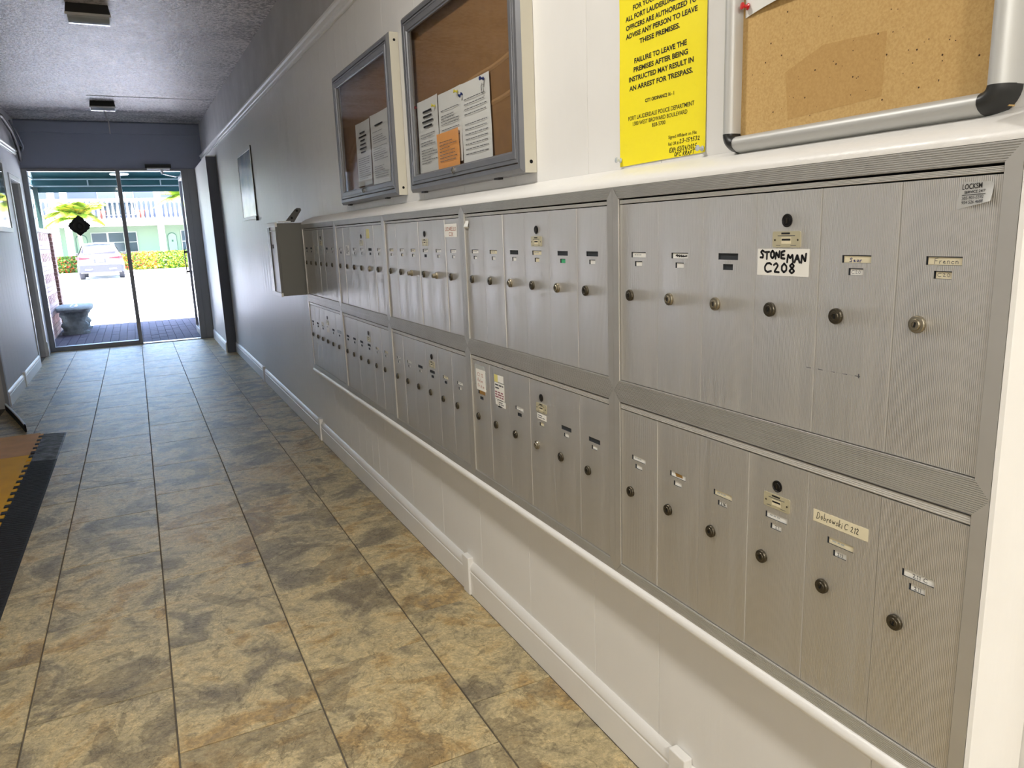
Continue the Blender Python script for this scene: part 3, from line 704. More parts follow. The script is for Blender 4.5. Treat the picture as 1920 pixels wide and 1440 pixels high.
for row in (0, 1):
    R = ROW[row]
    for bk in range(5):
        yl = Y0-bk*PB; base = (0, yl, R['o0'])
        root = thing('mailbox_bank', LAB[row][bk], 'mailboxes', base, 'wall of grey apartment mailboxes')
        inst('frame', frames[row], root, (0, yl, 0)); inst('box_body', bodies[row], root, (0, yl, 0)); inst('header_strip', strips[row], root, (.003, yl, 0))
        for d in range(6):
            dy = yl-INS-.0015-DP*d-(DP-DW)/2
            dr = inst('mailbox_door', doors[row], root, (.004+random.uniform(-.0006, .0006), dy, R['dt']))
            x0 = WLOC[dr.name].x; c = dy-DW/2; k = R['k']
            DOOR[row, bk, d] = (dr, x0, dy, R['dt'])
            code = (TOP, BOT)[row][bk][d]
            inst('name_card', card(code[0], False), dr, (x0, c, R['dt']-.1105*k)); inst('number_card', card(code[1], True), dr, (x0, c, R['dt']-.130*k))
            kv = 2 if (row, bk, d) in ((0, 2, 2), (0, 2, 4)) else (1 if (row, bk, d) in ((0, 4, 1), (0, 4, 2), (0, 4, 5), (0, 3, 2), (0, 3, 4), (0, 1, 4), (1, 3, 3)) else 0)
            ko = inst('lock', knobs[kv], dr, (x0, c+.031, R['dt']-.2015*k)); ko.rotation_euler.x = random.uniform(-.25, .25)
            if d == 3:
                inst('master_lock', master, dr, (x0, c, R['dt']-.048*k)); inst('maker_plate', plate, dr, (x0, c, R['dt']-.0795*k))

# writing and stickers on particular doors
def sticker(key, y0, y1, z0, z1, m, name='sticker', off=.0006, rot=0., label=None):
    dr, x0, dy, dt = DOOR[key]; x = x0-off; cy, cz = (y0+y1)/2, (z0+z1)/2
    P = []
    for y, z in ((y0, z1), (y1, z1), (y1, z0), (y0, z0)):
        a, b2 = y-cy, z-cz; P.append((cy+a*math.cos(rot)-b2*math.sin(rot), cz+a*math.sin(rot)+b2*math.cos(rot)))
    mb = MB(); mb.add([(x, y, z) for y, z in P]+[(x0-.0001, y, z) for y, z in P], [(0,1,2,3), (0,4,5,1), (1,5,6,2), (2,6,7,3), (3,7,4,0)], m)
    o = mb.obj(name, dr, origin=(x0, cy, cz))
    if label: o['label'] = label
    return o, x-.0003
# bold marker card
o, x = sticker((0,4,3), .9985, .8835, 1.3525, 1.3985, 'card_white', 'marker_card')
dr = DOOR[0,4,3][0]
hand_obj('STONE', 'ink', dr, .9920, 1.3815, .0560, .0130, x, .0040, 2); hand_obj('MAN', 'ink', dr, .9300, 1.3765, .0400, .0150, x, .0040, 4)
hand_obj('C208', 'ink', dr, .9810, 1.3580, .0680, .0165, x, .0038, 3)
# name cards with writing
def on_card(key, s, dyc, dz, width, cap, m, th, **kw):
    dr, x0, dy, dt = DOOR[key]; return hand_obj(s, m, dr, dy-DW/2+dyc, dt+dz, width, cap, x0+.0020, th, **kw)
on_card((0,4,4), 'Sear', .014, -.1150, .022, .0062, 'ink_blue', .0009); on_card((0,4,4), 'C20', .009, -.1330, .016, .005, 'ink_grey', .0006)
on_card((0,4,5), 'Frencn', .015, -.1145, .034, .0075, 'ink_grey', .0007); on_card((0,4,5), 'C20', .009, -.1325, .018, .005, 'ink_grey', .0006)
on_card((0,4,1), '~', .014, -.1150, .034, .0085, 'ink', .0024)
on_card((1,4,2), '216', .008, -.1300, .014, .0065, 'ink', .0011); on_card((1,4,3), '21', .004, -.1300, .009, .006, 'ink_grey', .0008)
on_card((1,4,4), '212', .006, -.1300, .012, .0055, 'ink_grey', .0009); on_card((1,4,5), '211 C', .010, -.1110, .024, .006, 'ink_grey', .0009); on_card((1,4,5), '211', .006, -.1300, .011, .0055, 'ink_grey', .0008)
# long cream label
o, x = sticker((1,4,4), .8505, .7420, .9345, .9560, 'card_cream', 'name_label')
hand_obj('Dobrowski', 'ink', DOOR[1,4,4][0], .8440, .9405, .0520, .0125, x, .0010, 5, slant=.15); hand_obj('C 212', 'ink', DOOR[1,4,4][0], .7870, .9400, .0270, .0105, x, .0010, 6, slant=.15)
# red-lettered sticker on the third upper bank
o, x = sticker((0,2,5), 2.5030, 2.3920, 1.4320, 1.4770, 'card_white', 'name_sticker')
hand_obj('LUCARELLO', 'ink_red', DOOR[0,2,5][0], 2.498, 1.4540, .098, .0125, x, .0022, 8); hand_obj('C1X', 'ink_red', DOOR[0,2,5][0], 2.462, 1.4360, .036, .0130, x, .0022, 9)
# taped note + stickers on the lower fourth bank
k0 = DOOR[1,3,0]; cy = k0[2]-DW/2
sticker((1,3,0), cy+.050, cy-.032, .932, 1.005, 'tape', 'tape', .0004, .03); sticker((1,3,0), cy+.030, cy-.045, .925, .985, 'tape', 'tape', .0005, -.04)
o, x = sticker((1,3,0), cy+.038, cy-.036, .918, .990, 'card_white', 'taped_note', .0008)
for i, (s_, wd) in enumerate((('C1 12', .045), ('Robe', .04), ('Fr A in', .05))): hand_obj(s_, 'ink_red', k0[0], cy+.026, .966-.019*i, wd, .012, x, .0016, 11+i, tilt=-.02)
sticker((1,3,0), cy+.015, cy-.030, .905, .917, 'tape_brown', 'brown_tape', .0007)
k1 = DOOR[1,3,1]; cy = k1[2]-DW/2
sticker((1,3,1), cy+.034, cy+.008, .968, .992, 'sticker_yellow', 'sticker', .0006); sticker((1,3,1), cy+.008, cy-.033, .970, .993, 'card_white', 'sticker', .0006)
o, x = sticker((1,3,1), cy+.033, cy-.037, .912, .966, 'card_white', 'sticker', .0007); mb = MB(); rn2 = random.Random(4)
print_lines(mb, x, cy+.028, cy-.032, .946, .962, .010, .0050, 'ink_grey', rn2, fill=1); print_lines(mb, x, cy+.030, cy-.034, .918, .938, .008, .0045, 'ink_pink', rn2, fill=1); mb.obj('sticker_print', k1[0], origin=(x, cy, .94), fix=False)
o, x = sticker((1,3,1), cy+.012, cy-.043, .890, .909, 'card_white', 'sticker', .0008); mb = MB(); print_lines(mb, x, cy+.006, cy-.038, .892, .905, .006, .003, 'ink_grey', rn2, fill=1); mb.obj('sticker_print', k1[0], origin=(x, cy, .9), fix=False)
sticker((1,3,1), cy+.030, cy+.016, .893, .911, 'card_white', 'sticker', .0006)
o, x = sticker((1,3,3), DOOR[1,3,3][2]-DW/2+.026, DOOR[1,3,3][2]-DW/2-.028, .905, .922, 'card_white', 'name_sticker')
mb = MB(); print_lines(mb, x, DOOR[1,3,3][2]-DW/2+.02, DOOR[1,3,3][2]-DW/2-.02, .909, .918, .006, .0025, 'ink_grey', rn2, fill=1); mb.obj('sticker_print', DOOR[1,3,3][0], origin=(x, DOOR[1,3,3][2], .91), fix=False)
# far banks
k2 = DOOR[0,1,4]; cy = k2[2]-DW/2; sticker((0,1,4), cy+.045, cy-.005, 1.435, 1.478, 'sticker_yellow', 'sticker')
k2 = DOOR[0,1,1]; cy = k2[2]-DW/2; o, x = sticker((0,1,1), cy+.035, cy-.035, 1.352, 1.402, 'card_white', 'sticker'); mb = MB(); print_lines(mb, x, cy+.026, cy-.026, 1.358, 1.396, .010, .005, 'ink_grey', rn2, fill=1); mb.obj('sticker_print', k2[0], origin=(x, cy, 1.37), fix=False)
for d in (2, 3): k2 = DOOR[0,0,d]; cy = k2[2]-DW/2; sticker((0,0,d), cy+.035, cy-.035, 1.355, 1.398, 'tape', 'sticker')
k2 = DOOR[1,0,2]; cy = k2[2]-DW/2; sticker((1,0,2), cy+.035, cy-.035, .910, .930, 'card_white', 'sticker'); k2 = DOOR[1,0,3]; cy = k2[2]-DW/2; sticker((1,0,3), cy+.035, cy-.035, .880, .912, 'card_white', 'sticker'); k2 = DOOR[1,0,5]; cy = k2[2]-DW/2; sticker((1,0,5), cy+.045, cy-.045, .905, .922, 'tape', 'sticker')
k2 = DOOR[1,1,1]; cy = k2[2]-DW/2; sticker((1,1,1), cy-.045, cy-.052, .905, .975, 'strip_alu', 'tape')
# curled tape flap on upper fourth bank
dr, x0, dy, dt = DOOR[0,3,0]; mb = MB(); L = []
for i in range(9):
    a = i/8; L.append((x0-.0008-.012*math.sin(a*2.9)*a, dt-.010-.030*a+.012*max(0, a-.55)))
for i in range(8):
    wdt = .026*(1+.5*i/8); w2 = .026*(1+.5*(i+1)/8)
    mb.add([(L[i][0], dy-.003, L[i][1]), (L[i][0], dy-.003-wdt, L[i][1]), (L[i+1][0], dy-.003-w2, L[i+1][1]), (L[i+1][0], dy-.003, L[i+1][1])], [(0,1,2,3)], 'paper')
mb.obj('tape_flap', dr, origin=(x0, dy, dt), smooth=True, fix=False)
# peeling sticker on the largest upper bank
dr, x0, dy, dt = DOOR[0,4,5]
def peel(y, z):
    a = max(0, (.640-y)/.047); b2 = max(0, (1.487-z)/.034); return x0-.0006-.010*max(0, a*b2-.15)**1.2
mb = MB(); NY, NZ = 10, 8; vs = []
for i in range(NY+1):
    for j in range(NZ+1):
        a, b2 = i/NY, j/NZ; y = .641-.047*a; z = 1.4875-(.0355-.0105*a)*b2-.0015*a
        if i == NY: z -= .002*(1-b2)
        y -= .009*(1-b2)**3*(1-a)**2; vs.append((peel(y, z), y, z))
fs = [(i*(NZ+1)+j, (i+1)*(NZ+1)+j, (i+1)*(NZ+1)+j+1, i*(NZ+1)+j+1) for i in range(NY) for j in range(NZ)]
mb.add(vs, fs, 'board_alu'); mb.obj('peeling_sticker', dr, origin=(x0, .62, 1.47), smooth=True, fix=False)
for s_, yy, zz, wd, cp, mm in (('LOCKSM', .6350, 1.4775, .0260, .0068, 'ink'), ('SERVICE 24/7', .6320, 1.4720, .0280, .0035, 'ink'), ('305-901-5592', .6350, 1.4640, .0300, .0042, 'ink_grey'), ('954 526 4688', .6350, 1.4585, .0300, .0040, 'ink_grey')):
    q = text_obj(s_, mm, dr, yy, zz, wd, cp, 0, .012, tilt=.05)
    for v in q.data.vertices:
        y, z = v.co.y+yy, v.co.z+zz; v.co.x = peel(y, z)-.0005
mb = MB(); mb.add([(peel(y, z)-.0005, y, z) for y, z in ((.635, 1.4698), (.603, 1.4706), (.603, 1.4714), (.635, 1.4706))], [(0,1,2,3)], 'ink'); mb.obj('sticker_rule', dr, origin=(x0, .62, 1.47), fix=False)
# scuff marks
mb = MB(); rn2 = random.Random(12); dr, x0, dy, dt = DOOR[0,4,4]
for i in range(9):
    y = .880-.012*i; mb.add([(x0-.0003, y, 1.2015+rn2.uniform(-.001, .001)), (x0-.0003, y-.010, 1.2015), (x0-.0003, y-.010, 1.2000), (x0-.0003, y, 1.2005)], [(0,1,2,3)], 'frame_alu' if i % 2 else 'ink_grey')
mb.add([(x0-.0003, .778, 1.205), (x0-.0003, .776, 1.205), (x0-.0003, .776, 1.198), (x0-.0003, .778, 1.198)], [(0,1,2,3)], 'ink_grey')
mb.obj('scuff_mark', dr, origin=(x0, .83, 1.2), fix=False)

# white painted casing round the mailboxes
ZT, ZB = 1.534, .590; YR, YLm = Y0-5*PB+.0005, Y0-.0005
top = [(.0005, ZT+.0005), (0, ZT+.006), (.004, ZT+.014), (.016, ZT+.023), (.036, ZT+.032), (.060, ZT+.040), (XW-.001, ZT+.047), (XW-.001, ZT+.0005)]
mb = MB(); mb.extrude([(x, 0, z) for x, z in top], (0, YLm, 0), (0, YR, 0), 'trim_paint'); o = mb.obj('trim_3', smooth=50); struct(o)
bot = [(.0005, ZB-.0005), (-.006, ZB-.006), (-.009, ZB-.016), (-.004, ZB-.026), (.006, ZB-.030), (.012, ZB-.030), (.016, ZB-.036), (.030, ZB-.048), (.055, ZB-.056), (XW-.001, ZB-.060), (XW-.001, ZB-.0005)]
mb = MB(); mb.extrude([(x, 0, z) for x, z in bot], (0, YLm, 0), (0, YR, 0), 'trim_paint'); o = mb.obj('trim_4', smooth=50); struct(o)
side = [(.0005, YR-.001), (.002, YR-.007), (.010, YR-.009), (.040, YR-.010), (.058, YR-.014), (.070, YR-.022), (XW-.001, YR-.034), (XW-.001, YR-.001)]
mb = MB(); mb.extrude([(x, y, 0) for x, y in side], (0, 0, ZB-.058), (0, 0, ZT+.058), 'trim_paint'); o = mb.obj('trim_5', smooth=50); struct(o)

# ================================================================== WALL THINGS
# glazed notice cases
def notice_case(y0, y1, z0, z1, label):
    """y0 far edge, y1 near edge"""
    xf = .031; t = thing('notice_case', label, 'notice case', (XW, (y0+y1)/2, z0), 'glazed notice cases over the mailboxes'); org = WLOC[t.name]
    mb = MB()
    for yy in (y0, y1):        # end walls
        s = -1 if yy == y0 else 1; mb.box(xf+.010, XW-.001, yy, yy+s*.012, z0, z1, 'side_cream')
    mb.box(xf+.010, XW-.001, y0-.012, y1+.012, z0, z0+.012, 'case_alu'); mb.box(xf+.010, XW-.001, y0-.012, y1+.012, z1-.012, z1, 'case_alu')
    mb.obj('cabinet', t, origin=org)
    # chamfered outer frame
    mb = MB()
    R = [[(xf+.010, y0, z1), (xf+.010, y1, z1), (xf+.010, y1, z0), (xf+.010, y0, z0)], [(xf, y0-.012, z1-.012), (xf, y1+.012, z1-.012), (xf, y1+.012, z0+.012), (xf, y0-.012, z0+.012)],
         [(xf, y0-.026, z1-.026), (xf, y1+.026, z1-.026), (xf, y1+.026, z0+.026), (xf, y0-.026, z0+.026)], [(xf+.02, y0-.026, z1-.026), (xf+.02, y1+.026, z1-.026), (xf+.02, y1+.026, z0+.026), (xf+.02, y0-.026, z0+.026)]]
    mb.add([v for r in R for v in r], [(i*4+k, i*4+(k+1) % 4, i*4+4+(k+1) % 4, i*4+4+k) for i in range(3) for k in range(4)], 'case_alu'); mb.obj('outer_frame', t, origin=org)
    mb = MB(); a, b2, c, d = y0-.029, y1+.029, z1-.029, z0+.029; bw = .036
    rr = [(0, .010), (0, .002), (.002, 0), (.008, 0), (.009, .002), (.012, .002), (.013, 0), (bw-.006, 0), (bw-.004, .004), (bw, .006), (bw, .014)]
    vs = []
    for wd, dp in rr: vs += [(xf+dp, a-wd, c-wd), (xf+dp, b2+wd, c-wd), (xf+dp, b2+wd, d+wd), (xf+dp, a-wd, d+wd)]
    mb.add(vs, [(i*4+k, i*4+(k+1) % 4, i*4+4+(k+1) % 4, i*4+4+k) for i in range(len(rr)-1) for k in range(4)], 'case_alu'); dr = mb.obj('glazed_door', t, origin=org)
    MB().box(xf+.010, xf+.013, a-bw+.003, b2+bw-.003, d+bw-.003, c-bw+.003, 'case_glass').obj('pane', dr, origin=org)
    MB().lathe([(0, .011), (.006, .011), (.008, .008), (.010, .004)], (-1, 0, 0), (xf, (y0+y1)/2+.02, d+bw*.55), 'steel').obj('cam_lock', dr, origin=org, smooth=40)
    MB().box(.070, XW-.0015, y0-.014, y1+.014, z0+.014, z1-.014, 'kraft').obj('backing_board', t, origin=org)
    for zz in (z0+.03, z1-.03): MB().lathe([(0, .0055), (.001, .005)], (0, -1, 0), ((xf+XW)/2+.006, y1-.0002, zz), 'black_gap', 12).obj('screw_hole', t, origin=org)
    for yy in (y0-.10*(y0-y1), y0-.78*(y0-y1)): MB().box(xf+.012, XW-.02, yy, yy-.03, z0-.006, z0, 'fixture_body').obj('mount_clip', t, origin=org)
    return t
caseN = notice_case(2.920, 1.946, 1.609, 2.262, 'glazed notice case nearer the yellow sign, orange sheet among its papers')
caseF = notice_case(4.042, 3.090, 1.612, 2.256, 'glazed notice case nearer the entrance with two white sheets inside')
mb = MB()    # folds in the kraft backing
for za, zb_ in ((1.895, 1.975), (1.815, 1.865)):
    y = 2.88; z = za; n = 12
    for i in range(n):
        y2 = 2.88-.90*(i+1)/n; z2 = za+(zb_-za)*(i+1)/n+random.uniform(-.008, .008)*0+math.sin(i*1.3)*.004
        mb.add([(.0692, y, z), (.0692, y2, z2), (.0675, y2, z2-.008), (.0675, y, z-.008), (.0695, y, z-.016), (.0695, y2, z2-.016)], [(0,1,2,3), (3,2,5,4)], 'kraft_fold'); y, z = y2, z2
mb.obj('board_fold', caseN, origin=WLOC[caseN.name], fix=False)
def sheet(label, y0, y1, z0, z1, m='paper', xx=.0665, sk=0., lines=None, group=None, heads=0, curl=.004, seed=1):
    t = thing('notice_sheet', label, 'paper', (xx, (y0+y1)/2, z0), group); org = WLOC[t.name]; rn2 = random.Random(seed)
    mb = MB(); N = 6; vs = []
    for i in range(N+1):
        for j in range(N+1):
            a, b2 = i/N, j/N; vs.append((xx-curl*(abs(a-.5)*2)**2*rn2.uniform(.7, 1)-curl*.5*(1-b2)**3, y0+(y1-y0)*a+sk*(b2-.5), z0+(z1-z0)*b2))
    fs = [(i*(N+1)+j, (i+1)*(N+1)+j, (i+1)*(N+1)+j+1, i*(N+1)+j+1) for i in range(N) for j in range(N)]
    mb.add(vs, fs, m); mb.obj('page', t, origin=org, smooth=True, fix=False)
    mb = MB(); W2 = y0-y1; H2 = z1-z0; xi = xx-curl-.0012
    zt = z1-.04*H2/.26
    for h in range(heads):
        wd = rn2.uniform(.3, .55)*W2; c = (y0+y1)/2; mb.add([(xi, c+wd/2, zt), (xi, c-wd/2, zt), (xi, c-wd/2, zt-.007), (xi, c+wd/2, zt-.007)], [(0,1,2,3)], 'ink'); zt -= .018
    print_lines(mb, xi, y0-.12*W2, y1+.1*W2, z0+.03, zt-.012, lines or .0095, .0026, 'ink_grey', rn2, fill=.85); mb.obj('print', t, origin=org, fix=False)
    return t
sheet('white printed notice at the case edge, left of the orange sheet', 2.869, 2.655, 1.680, 1.945, seed=2, heads=4)
sheet('white printed page directly above the orange sheet in the case', 2.650, 2.440, 1.690, 1.938, seed=3, xx=.0672)
sheet('white letter with blue pins, right of the orange sheet', 2.438, 2.205, 1.668, 1.936, seed=4, lines=.016, sk=.012)
sheet('small orange notice sheet low in the nearer glazed case', 2.660, 2.455, 1.674, 1.802, 'paper_orange', .0600, lines=.011, seed=6, sk=.010)
sheet('creased white notice with bold heading lines, left sheet in the farther case', 3.775, 3.530, 1.690, 1.985, seed=7, heads=6, sk=-.01)
sheet('finely printed white page, right sheet in the farther case', 3.513, 3.250, 1.680, 1.990, seed=8, heads=1)
def pin(label, y, z, x, m, group=None, tilt=(0, 0)):
    t = thing('push_pin', label, 'push pin', (x, y, z), group); ax = Vector((-1, tilt[0], tilt[1]))
    MB().lathe([(0, .0055), (.0015, .0060), (.003, .0032), (.009, .0030), (.011, .0062), (.0135, .0060), (.014, .003)], ax, (x, y, z), m, 14).obj('pin_head', t, origin=(x, y, z), smooth=40)
    MB().tube([Vector((x, y, z)), Vector((x, y, z))-ax.normalized()*.004], .0006, 'steel', 5).obj('pin_needle', t, origin=(x, y, z)); return t
pin('dark blue push pin at the top corner of the white letter', 2.247, 1.920, .0610, 'pin_blue'); pin('blue push pin at the upper left of the white letter', 2.424, 1.905, .0610, 'pin_blue', tilt=(0, -.8))
pin('yellow push pin in the page above the orange sheet', 2.462, 1.918, .0620, 'pin_yellow', tilt=(.5, .2)); pin('yellow push pin between two white pages in the nearer case', 2.676, 1.905, .0610, 'pin_yellow', tilt=(.4, .2)); pin('red push pin at the left edge of the nearer case', 2.878, 1.930, .0690, 'pin_red')
cl = MB().tube([(.0585, 2.252, 1.908), (.0585, 2.262, 1.900), (.0585, 2.260, 1.880), (.0585, 2.250, 1.876), (.0585, 2.244, 1.884), (.0585, 2.246, 1.902), (.0585, 2.256, 1.905), (.0585, 2.257, 1.886)], .0009, 'steel', 6).obj('paper_clip', origin=(.0585, 2.252, 1.876)); tag(cl, 'wire paper clip under the dark blue push pin', 'paper clip')

# yellow trespass sign
sy0, sy1, sz0, sz1 = 1.5275, 1.2275, 1.5860, 2.055
sg = thing('trespass_sign', 'yellow plastic trespass warning sign with black lettering', 'sign', (XW, (sy0+sy1)/2, sz0))
def sheet_x(y, z):
    a, b2 = (sy0-y)/(sy0-sy1), (z-sz0)/(sz1-sz0); return XW-.0024-.0009*math.sin(a*5+b2*3)*math.sin(b2*7)
mb = MB(); N = 26; vs = []
for i in range(N+1):
    for j in range(N+1):
        a, b2 = i/N, j/N; yy = sy0+(sy1-sy0)*a; xx = sheet_x(yy, sz0+(sz1-sz0)*b2)
        vs.append((xx, yy, sz0+(sz1-sz0)*b2+(.0035*a*(1-b2))))
mb.add(vs, [(i*(N+1)+j, (i+1)*(N+1)+j, (i+1)*(N+1)+j+1, i*(N+1)+j+1) for i in range(N) for j in range(N)], 'sign_yellow'); mb.obj('sheet', sg, origin=WLOC[sg.name], smooth=True, fix=False)
xs = 0
for s_, yl, yr, zb_, cap, bd in (('FOR YOUR PROTECTION', 1.4735, 1.2790, 1.9215, .0100, .030), ('ALL FORT LAUDERDALE POLICE', 1.5030, 1.2590, 1.9030, .0100, .030), ('OFFICERS ARE AUTHORIZED TO', 1.5016, 1.2588, 1.8839, .0100, .030),
    ('ADVISE ANY PERSON TO LEAVE', 1.5017, 1.2559, 1.8656, .0100, .030), ('THESE PREMISES.', 1.4498, 1.3096, 1.8465, .0100, .030), ('FAILURE TO LEAVE THE', 1.4690, 1.2875, 1.8087, .0102, .030), ('PREMISES AFTER BEING', 1.4715, 1.2840, 1.7900, .0102, .030),
    ('INSTRUCTED MAY RESULT IN', 1.4896, 1.2661, 1.7711, .0102, .030), ('AN ARREST FOR TRESPASS.', 1.4878, 1.2684, 1.7513, .0102, .030), ('CITY ORDINANCE 16 - 1', 1.4280, 1.3283, 1.7180, .0072, .028), ('FORT LAUDERDALE POLICE DEPARTMENT', 1.4917, 1.2632, 1.6867, .0090, .008),
    ('1300 WEST BROWARD BOULEVARD', 1.4740, 1.2850, 1.6735, .0085, .008), ('828-5700', 1.4030, 1.3560, 1.6620, .0080, .008), ('Signed Affidavit on File', 1.3455, 1.2542, 1.6290, .0068, .006), ('Ref. OR #', 1.3454, 1.3115, 1.6147, .0068, .006)):
    text_obj(s_, 'ink', sg, yl, zb_, yl-yr, cap, xs, bd)
hand_obj('23-159532', 'ink', sg, 1.3094, 1.6160, .0640, .0085, xs, .0014, 21, slant=.15); hand_obj('EXP: 03/24/2025', 'ink', sg, 1.3422, 1.6000, .0874, .0095, xs, .0016, 22, slant=.15); hand_obj('OFC KRAFT', 'ink', sg, 1.3258, 1.5900, .0653, .0085, xs, .0015, 23, slant=.2)
bpy.context.view_layer.update()
for q in sg.children:            # print lies on the slightly wavy sheet
    if q.name.startswith(('lettering', 'handwriting')):
        o_ = WLOC[q.name]
        for v in q.data.vertices: v.co.x = sheet_x(v.co.y+o_.y, v.co.z+o_.z)-.0004-o_.x
for i, (yy, zz) in enumerate(((1.5235, 1.6010), (1.2345, 1.5970))):
    t = pin(('clear push pin at the lower left corner of the yellow sign', 'clear push pin at the lower right corner of the yellow sign')[i], yy, zz, XW-.003, 'lens', tilt=(.15, .1))

# corkboard with aluminium frame
cy0, cy1, cz0, cz1 = 1.146, .612, 1.574, 2.34
cb = thing('cork_board', 'framed cork board with rounded aluminium frame and black corner caps', 'notice board', (XW, (cy0+cy1)/2, cz0)); org = WLOC[cb.name]
MB().box(.066, XW-.001, cy0-.01, cy1+.01, cz0+.01, cz1-.01, 'cork').obj('cork_sheet', cb, origin=org)
fw_ = .031
pr = [(0, .040), (0, .024), (.003, .013), (.008, .005), (.014, .0005), (.020, .0), (.026, .003), (.0300, .010), (.031, .028)]   # (in from edge, back from front)
xf = .038
for nm, a, b2 in (('frame_bar', (cy0, 1), 0), ('frame_bar', (cy1, -1), 0)):
    yy, s = a; mb = MB(); mb.extrude([(xf+d, yy-s*q, 0) for q, d in pr]+[(xf+.040, yy-s*fw_, 0)], (0, 0, cz0+.0365), (0, 0, cz1-.0365), 'board_alu'); mb.obj(nm, cb, origin=org, smooth=35)
for zz, s in ((cz0, 1), (cz1, -1)):
    mb = MB(); mb.extrude([(xf+d, 0, zz+s*q) for q, d in pr]+[(xf+.040, 0, zz+s*fw_)], (0, cy0-.0365, 0), (0, cy1+.0365, 0), 'board_alu'); mb.obj('frame_bar', cb, origin=org, smooth=35)
for yy, s in ((cy0, 1), (cy1, -1)):       # corner caps: quarter turned
    for zz, q in ((cz0, 1), (cz1, -1)):
        mb = MB(); vs = []; n = len(pr); K = 8; cr = .0370
        for k in range(K+1):
            a = PI/2*k/K
            for wd, dp in pr: vs.append((xf-.0006+dp, yy-s*(cr-(cr-wd)*math.cos(a)), zz+q*(cr-(cr-wd)*math.sin(a))))
        mb.add(vs, [(k*n+i, k*n+i+1, (k+1)*n+i+1, (k+1)*n+i) for k in range(K) for i in range(n-1)], 'black_plastic'); mb.obj('corner_cap', cb, origin=org, smooth=True)
mb = MB(); rn2 = random.Random(31)
for i in range(120):
    y, z, r = rn2.uniform(cy1+.05, cy0-.05), rn2.uniform(cz0+.045, 1.95), rn2.choice((.0007, .0007, .001, .0015))
    mb.add([(.0656, y+r*math.cos(k), z+r*math.sin(k)) for k in (0, 1.05, 2.1, 3.14, 4.2, 5.2)], [tuple(range(6))], 'cork_speck')
mb.obj('pin_holes', cb, origin=org, fix=False)['kind'] = 'stuff'
mb = MB(); mb.add([(.0658, 1.00, 1.62), (.0658, .815, 1.628), (.0658, .812, 1.722), (.0658, .93, 1.728), (.0658, 1.01, 1.70)], [(0,1,2,3,4)], 'cork_stain'); mb.obj('stain', cb, origin=org, fix=False)
# white sheet pinned to the cork board
wp = thing('pinned_paper', 'blank white sheet pinned at the top of the cork board', 'paper', (.06, 1.02, 1.8)); mb = MB(); N = 8; vs = []
for i in range(N+1):
    for j in range(N+1):
        a, b2 = i/N, j/N; vs.append((.0640-.010*a*(1-b2)-.004*math.sin(a*3.1)*(1-b2), 1.108-.215*a, 1.812+.020*a*(1-a)+.025*a*(1-b2)*0+(2.08-1.812)*b2+.012*a*(1-b2)))
mb.add(vs, [(i*(N+1)+j, (i+1)*(N+1)+j, (i+1)*(N+1)+j+1, i*(N+1)+j+1) for i in range(N) for j in range(N)], 'paper'); mb.obj('page', wp, origin=WLOC[wp.name], smooth=True, fix=False)
pin('red push pin holding the white sheet on the cork board', 1.100, 1.830, .0625, 'pin_red', tilt=(.3, .1))

# key box on the wall at the far end of the mailboxes
kx0, ky0, ky1, kz0, kz1 = -.160, 5.035, 5.365, 1.078, 1.548
kb = thing('key_box', 'grey metal wall box with white glazed front at the end of the mailboxes', 'box', (XW, 5.2, kz0)); org = WLOC[kb.name]
mb = MB(); mb.box(kx0+.014, XW-.001, ky0, ky1, kz0, kz1, 'key_box'); mb.obj('box_shell', kb, origin=org, bevel=.003)
MB().box(kx0+.0005, kx0+.0139, ky0, ky0+.004, kz0+.021, kz1-.023, 'key_box').obj('side_cheek', kb, origin=org)
for a, b2 in ((kz1-.022, kz1+.006), (kz0-.006, kz0+.020)): MB().box(kx0, kx0+.014, ky0+.005, ky1+.012, a, b2, 'trim_paint').obj('front_lip', kb, origin=org, bevel=.002)
mb = MB(); mb.box(kx0+.002, kx0+.0135, ky1-.075, ky1+.010, kz0+.020, kz1-.022, 'black_plastic').box(kx0+.003, kx0+.0135, ky0+.005, ky1-.075, kz1-.050, kz1-.042, 'black_plastic'); mb.obj('front_frame', kb, origin=org)
MB().box(kx0+.008, kx0+.0138, ky0+.005, ky1-.075, kz0+.020, kz1-.022, 'white_plastic').obj('front_panel', kb, origin=org)
MB().box(kx0+.004, kx0+.008, ky0+.18, ky0+.20, kz0+.31, kz0+.335, 'fixture_body').obj('latch', kb, origin=org)
mat('bracket_grey', (74, 72, 68), .5)
br = thing('metal_bracket', 'perforated dark metal bracket leaning on top of the key box', 'bracket', (-.05, 5.10, kz1+.006))
ol = [(-.020, 0), (.030, 0), (.052, .075), (.046, .088), (.026, .090), (.016, .080)]
mb = MB()
p0 = Vector((-.060, 5.10, kz1+.006)); U = Vector((1, -.15, 0)); V = Vector((.35, .15, 1))
A = [p0+U*a*1.2+V*b2 for a, b2 in ol]; nrm = U.cross(V).normalized()*.004; n = len(ol)
mb.add(A+[q+nrm for q in A], [tuple(range(n)), tuple(range(2*n-1, n-1, -1))]+[(i, (i+1) % n, n+(i+1) % n, n+i) for i in range(n)], 'bracket_grey'); mb.obj('bracket_plate', br, origin=WLOC[br.name])
for a, b2 in ((.030, .072), (.012, .026)):
    mb = MB(); c = p0+U*a*1.2+V*b2; mb.lathe([(0, .008), (.0012, .008)], nrm, c-nrm*.35 if nrm.y < 0 else c-nrm*.35, 'black_gap', 12); mb.lathe([(0, .008), (.0012, .008)], nrm, c+nrm*1.05, 'black_gap', 12); mb.obj('bolt_hole', br, origin=WLOC[br.name])
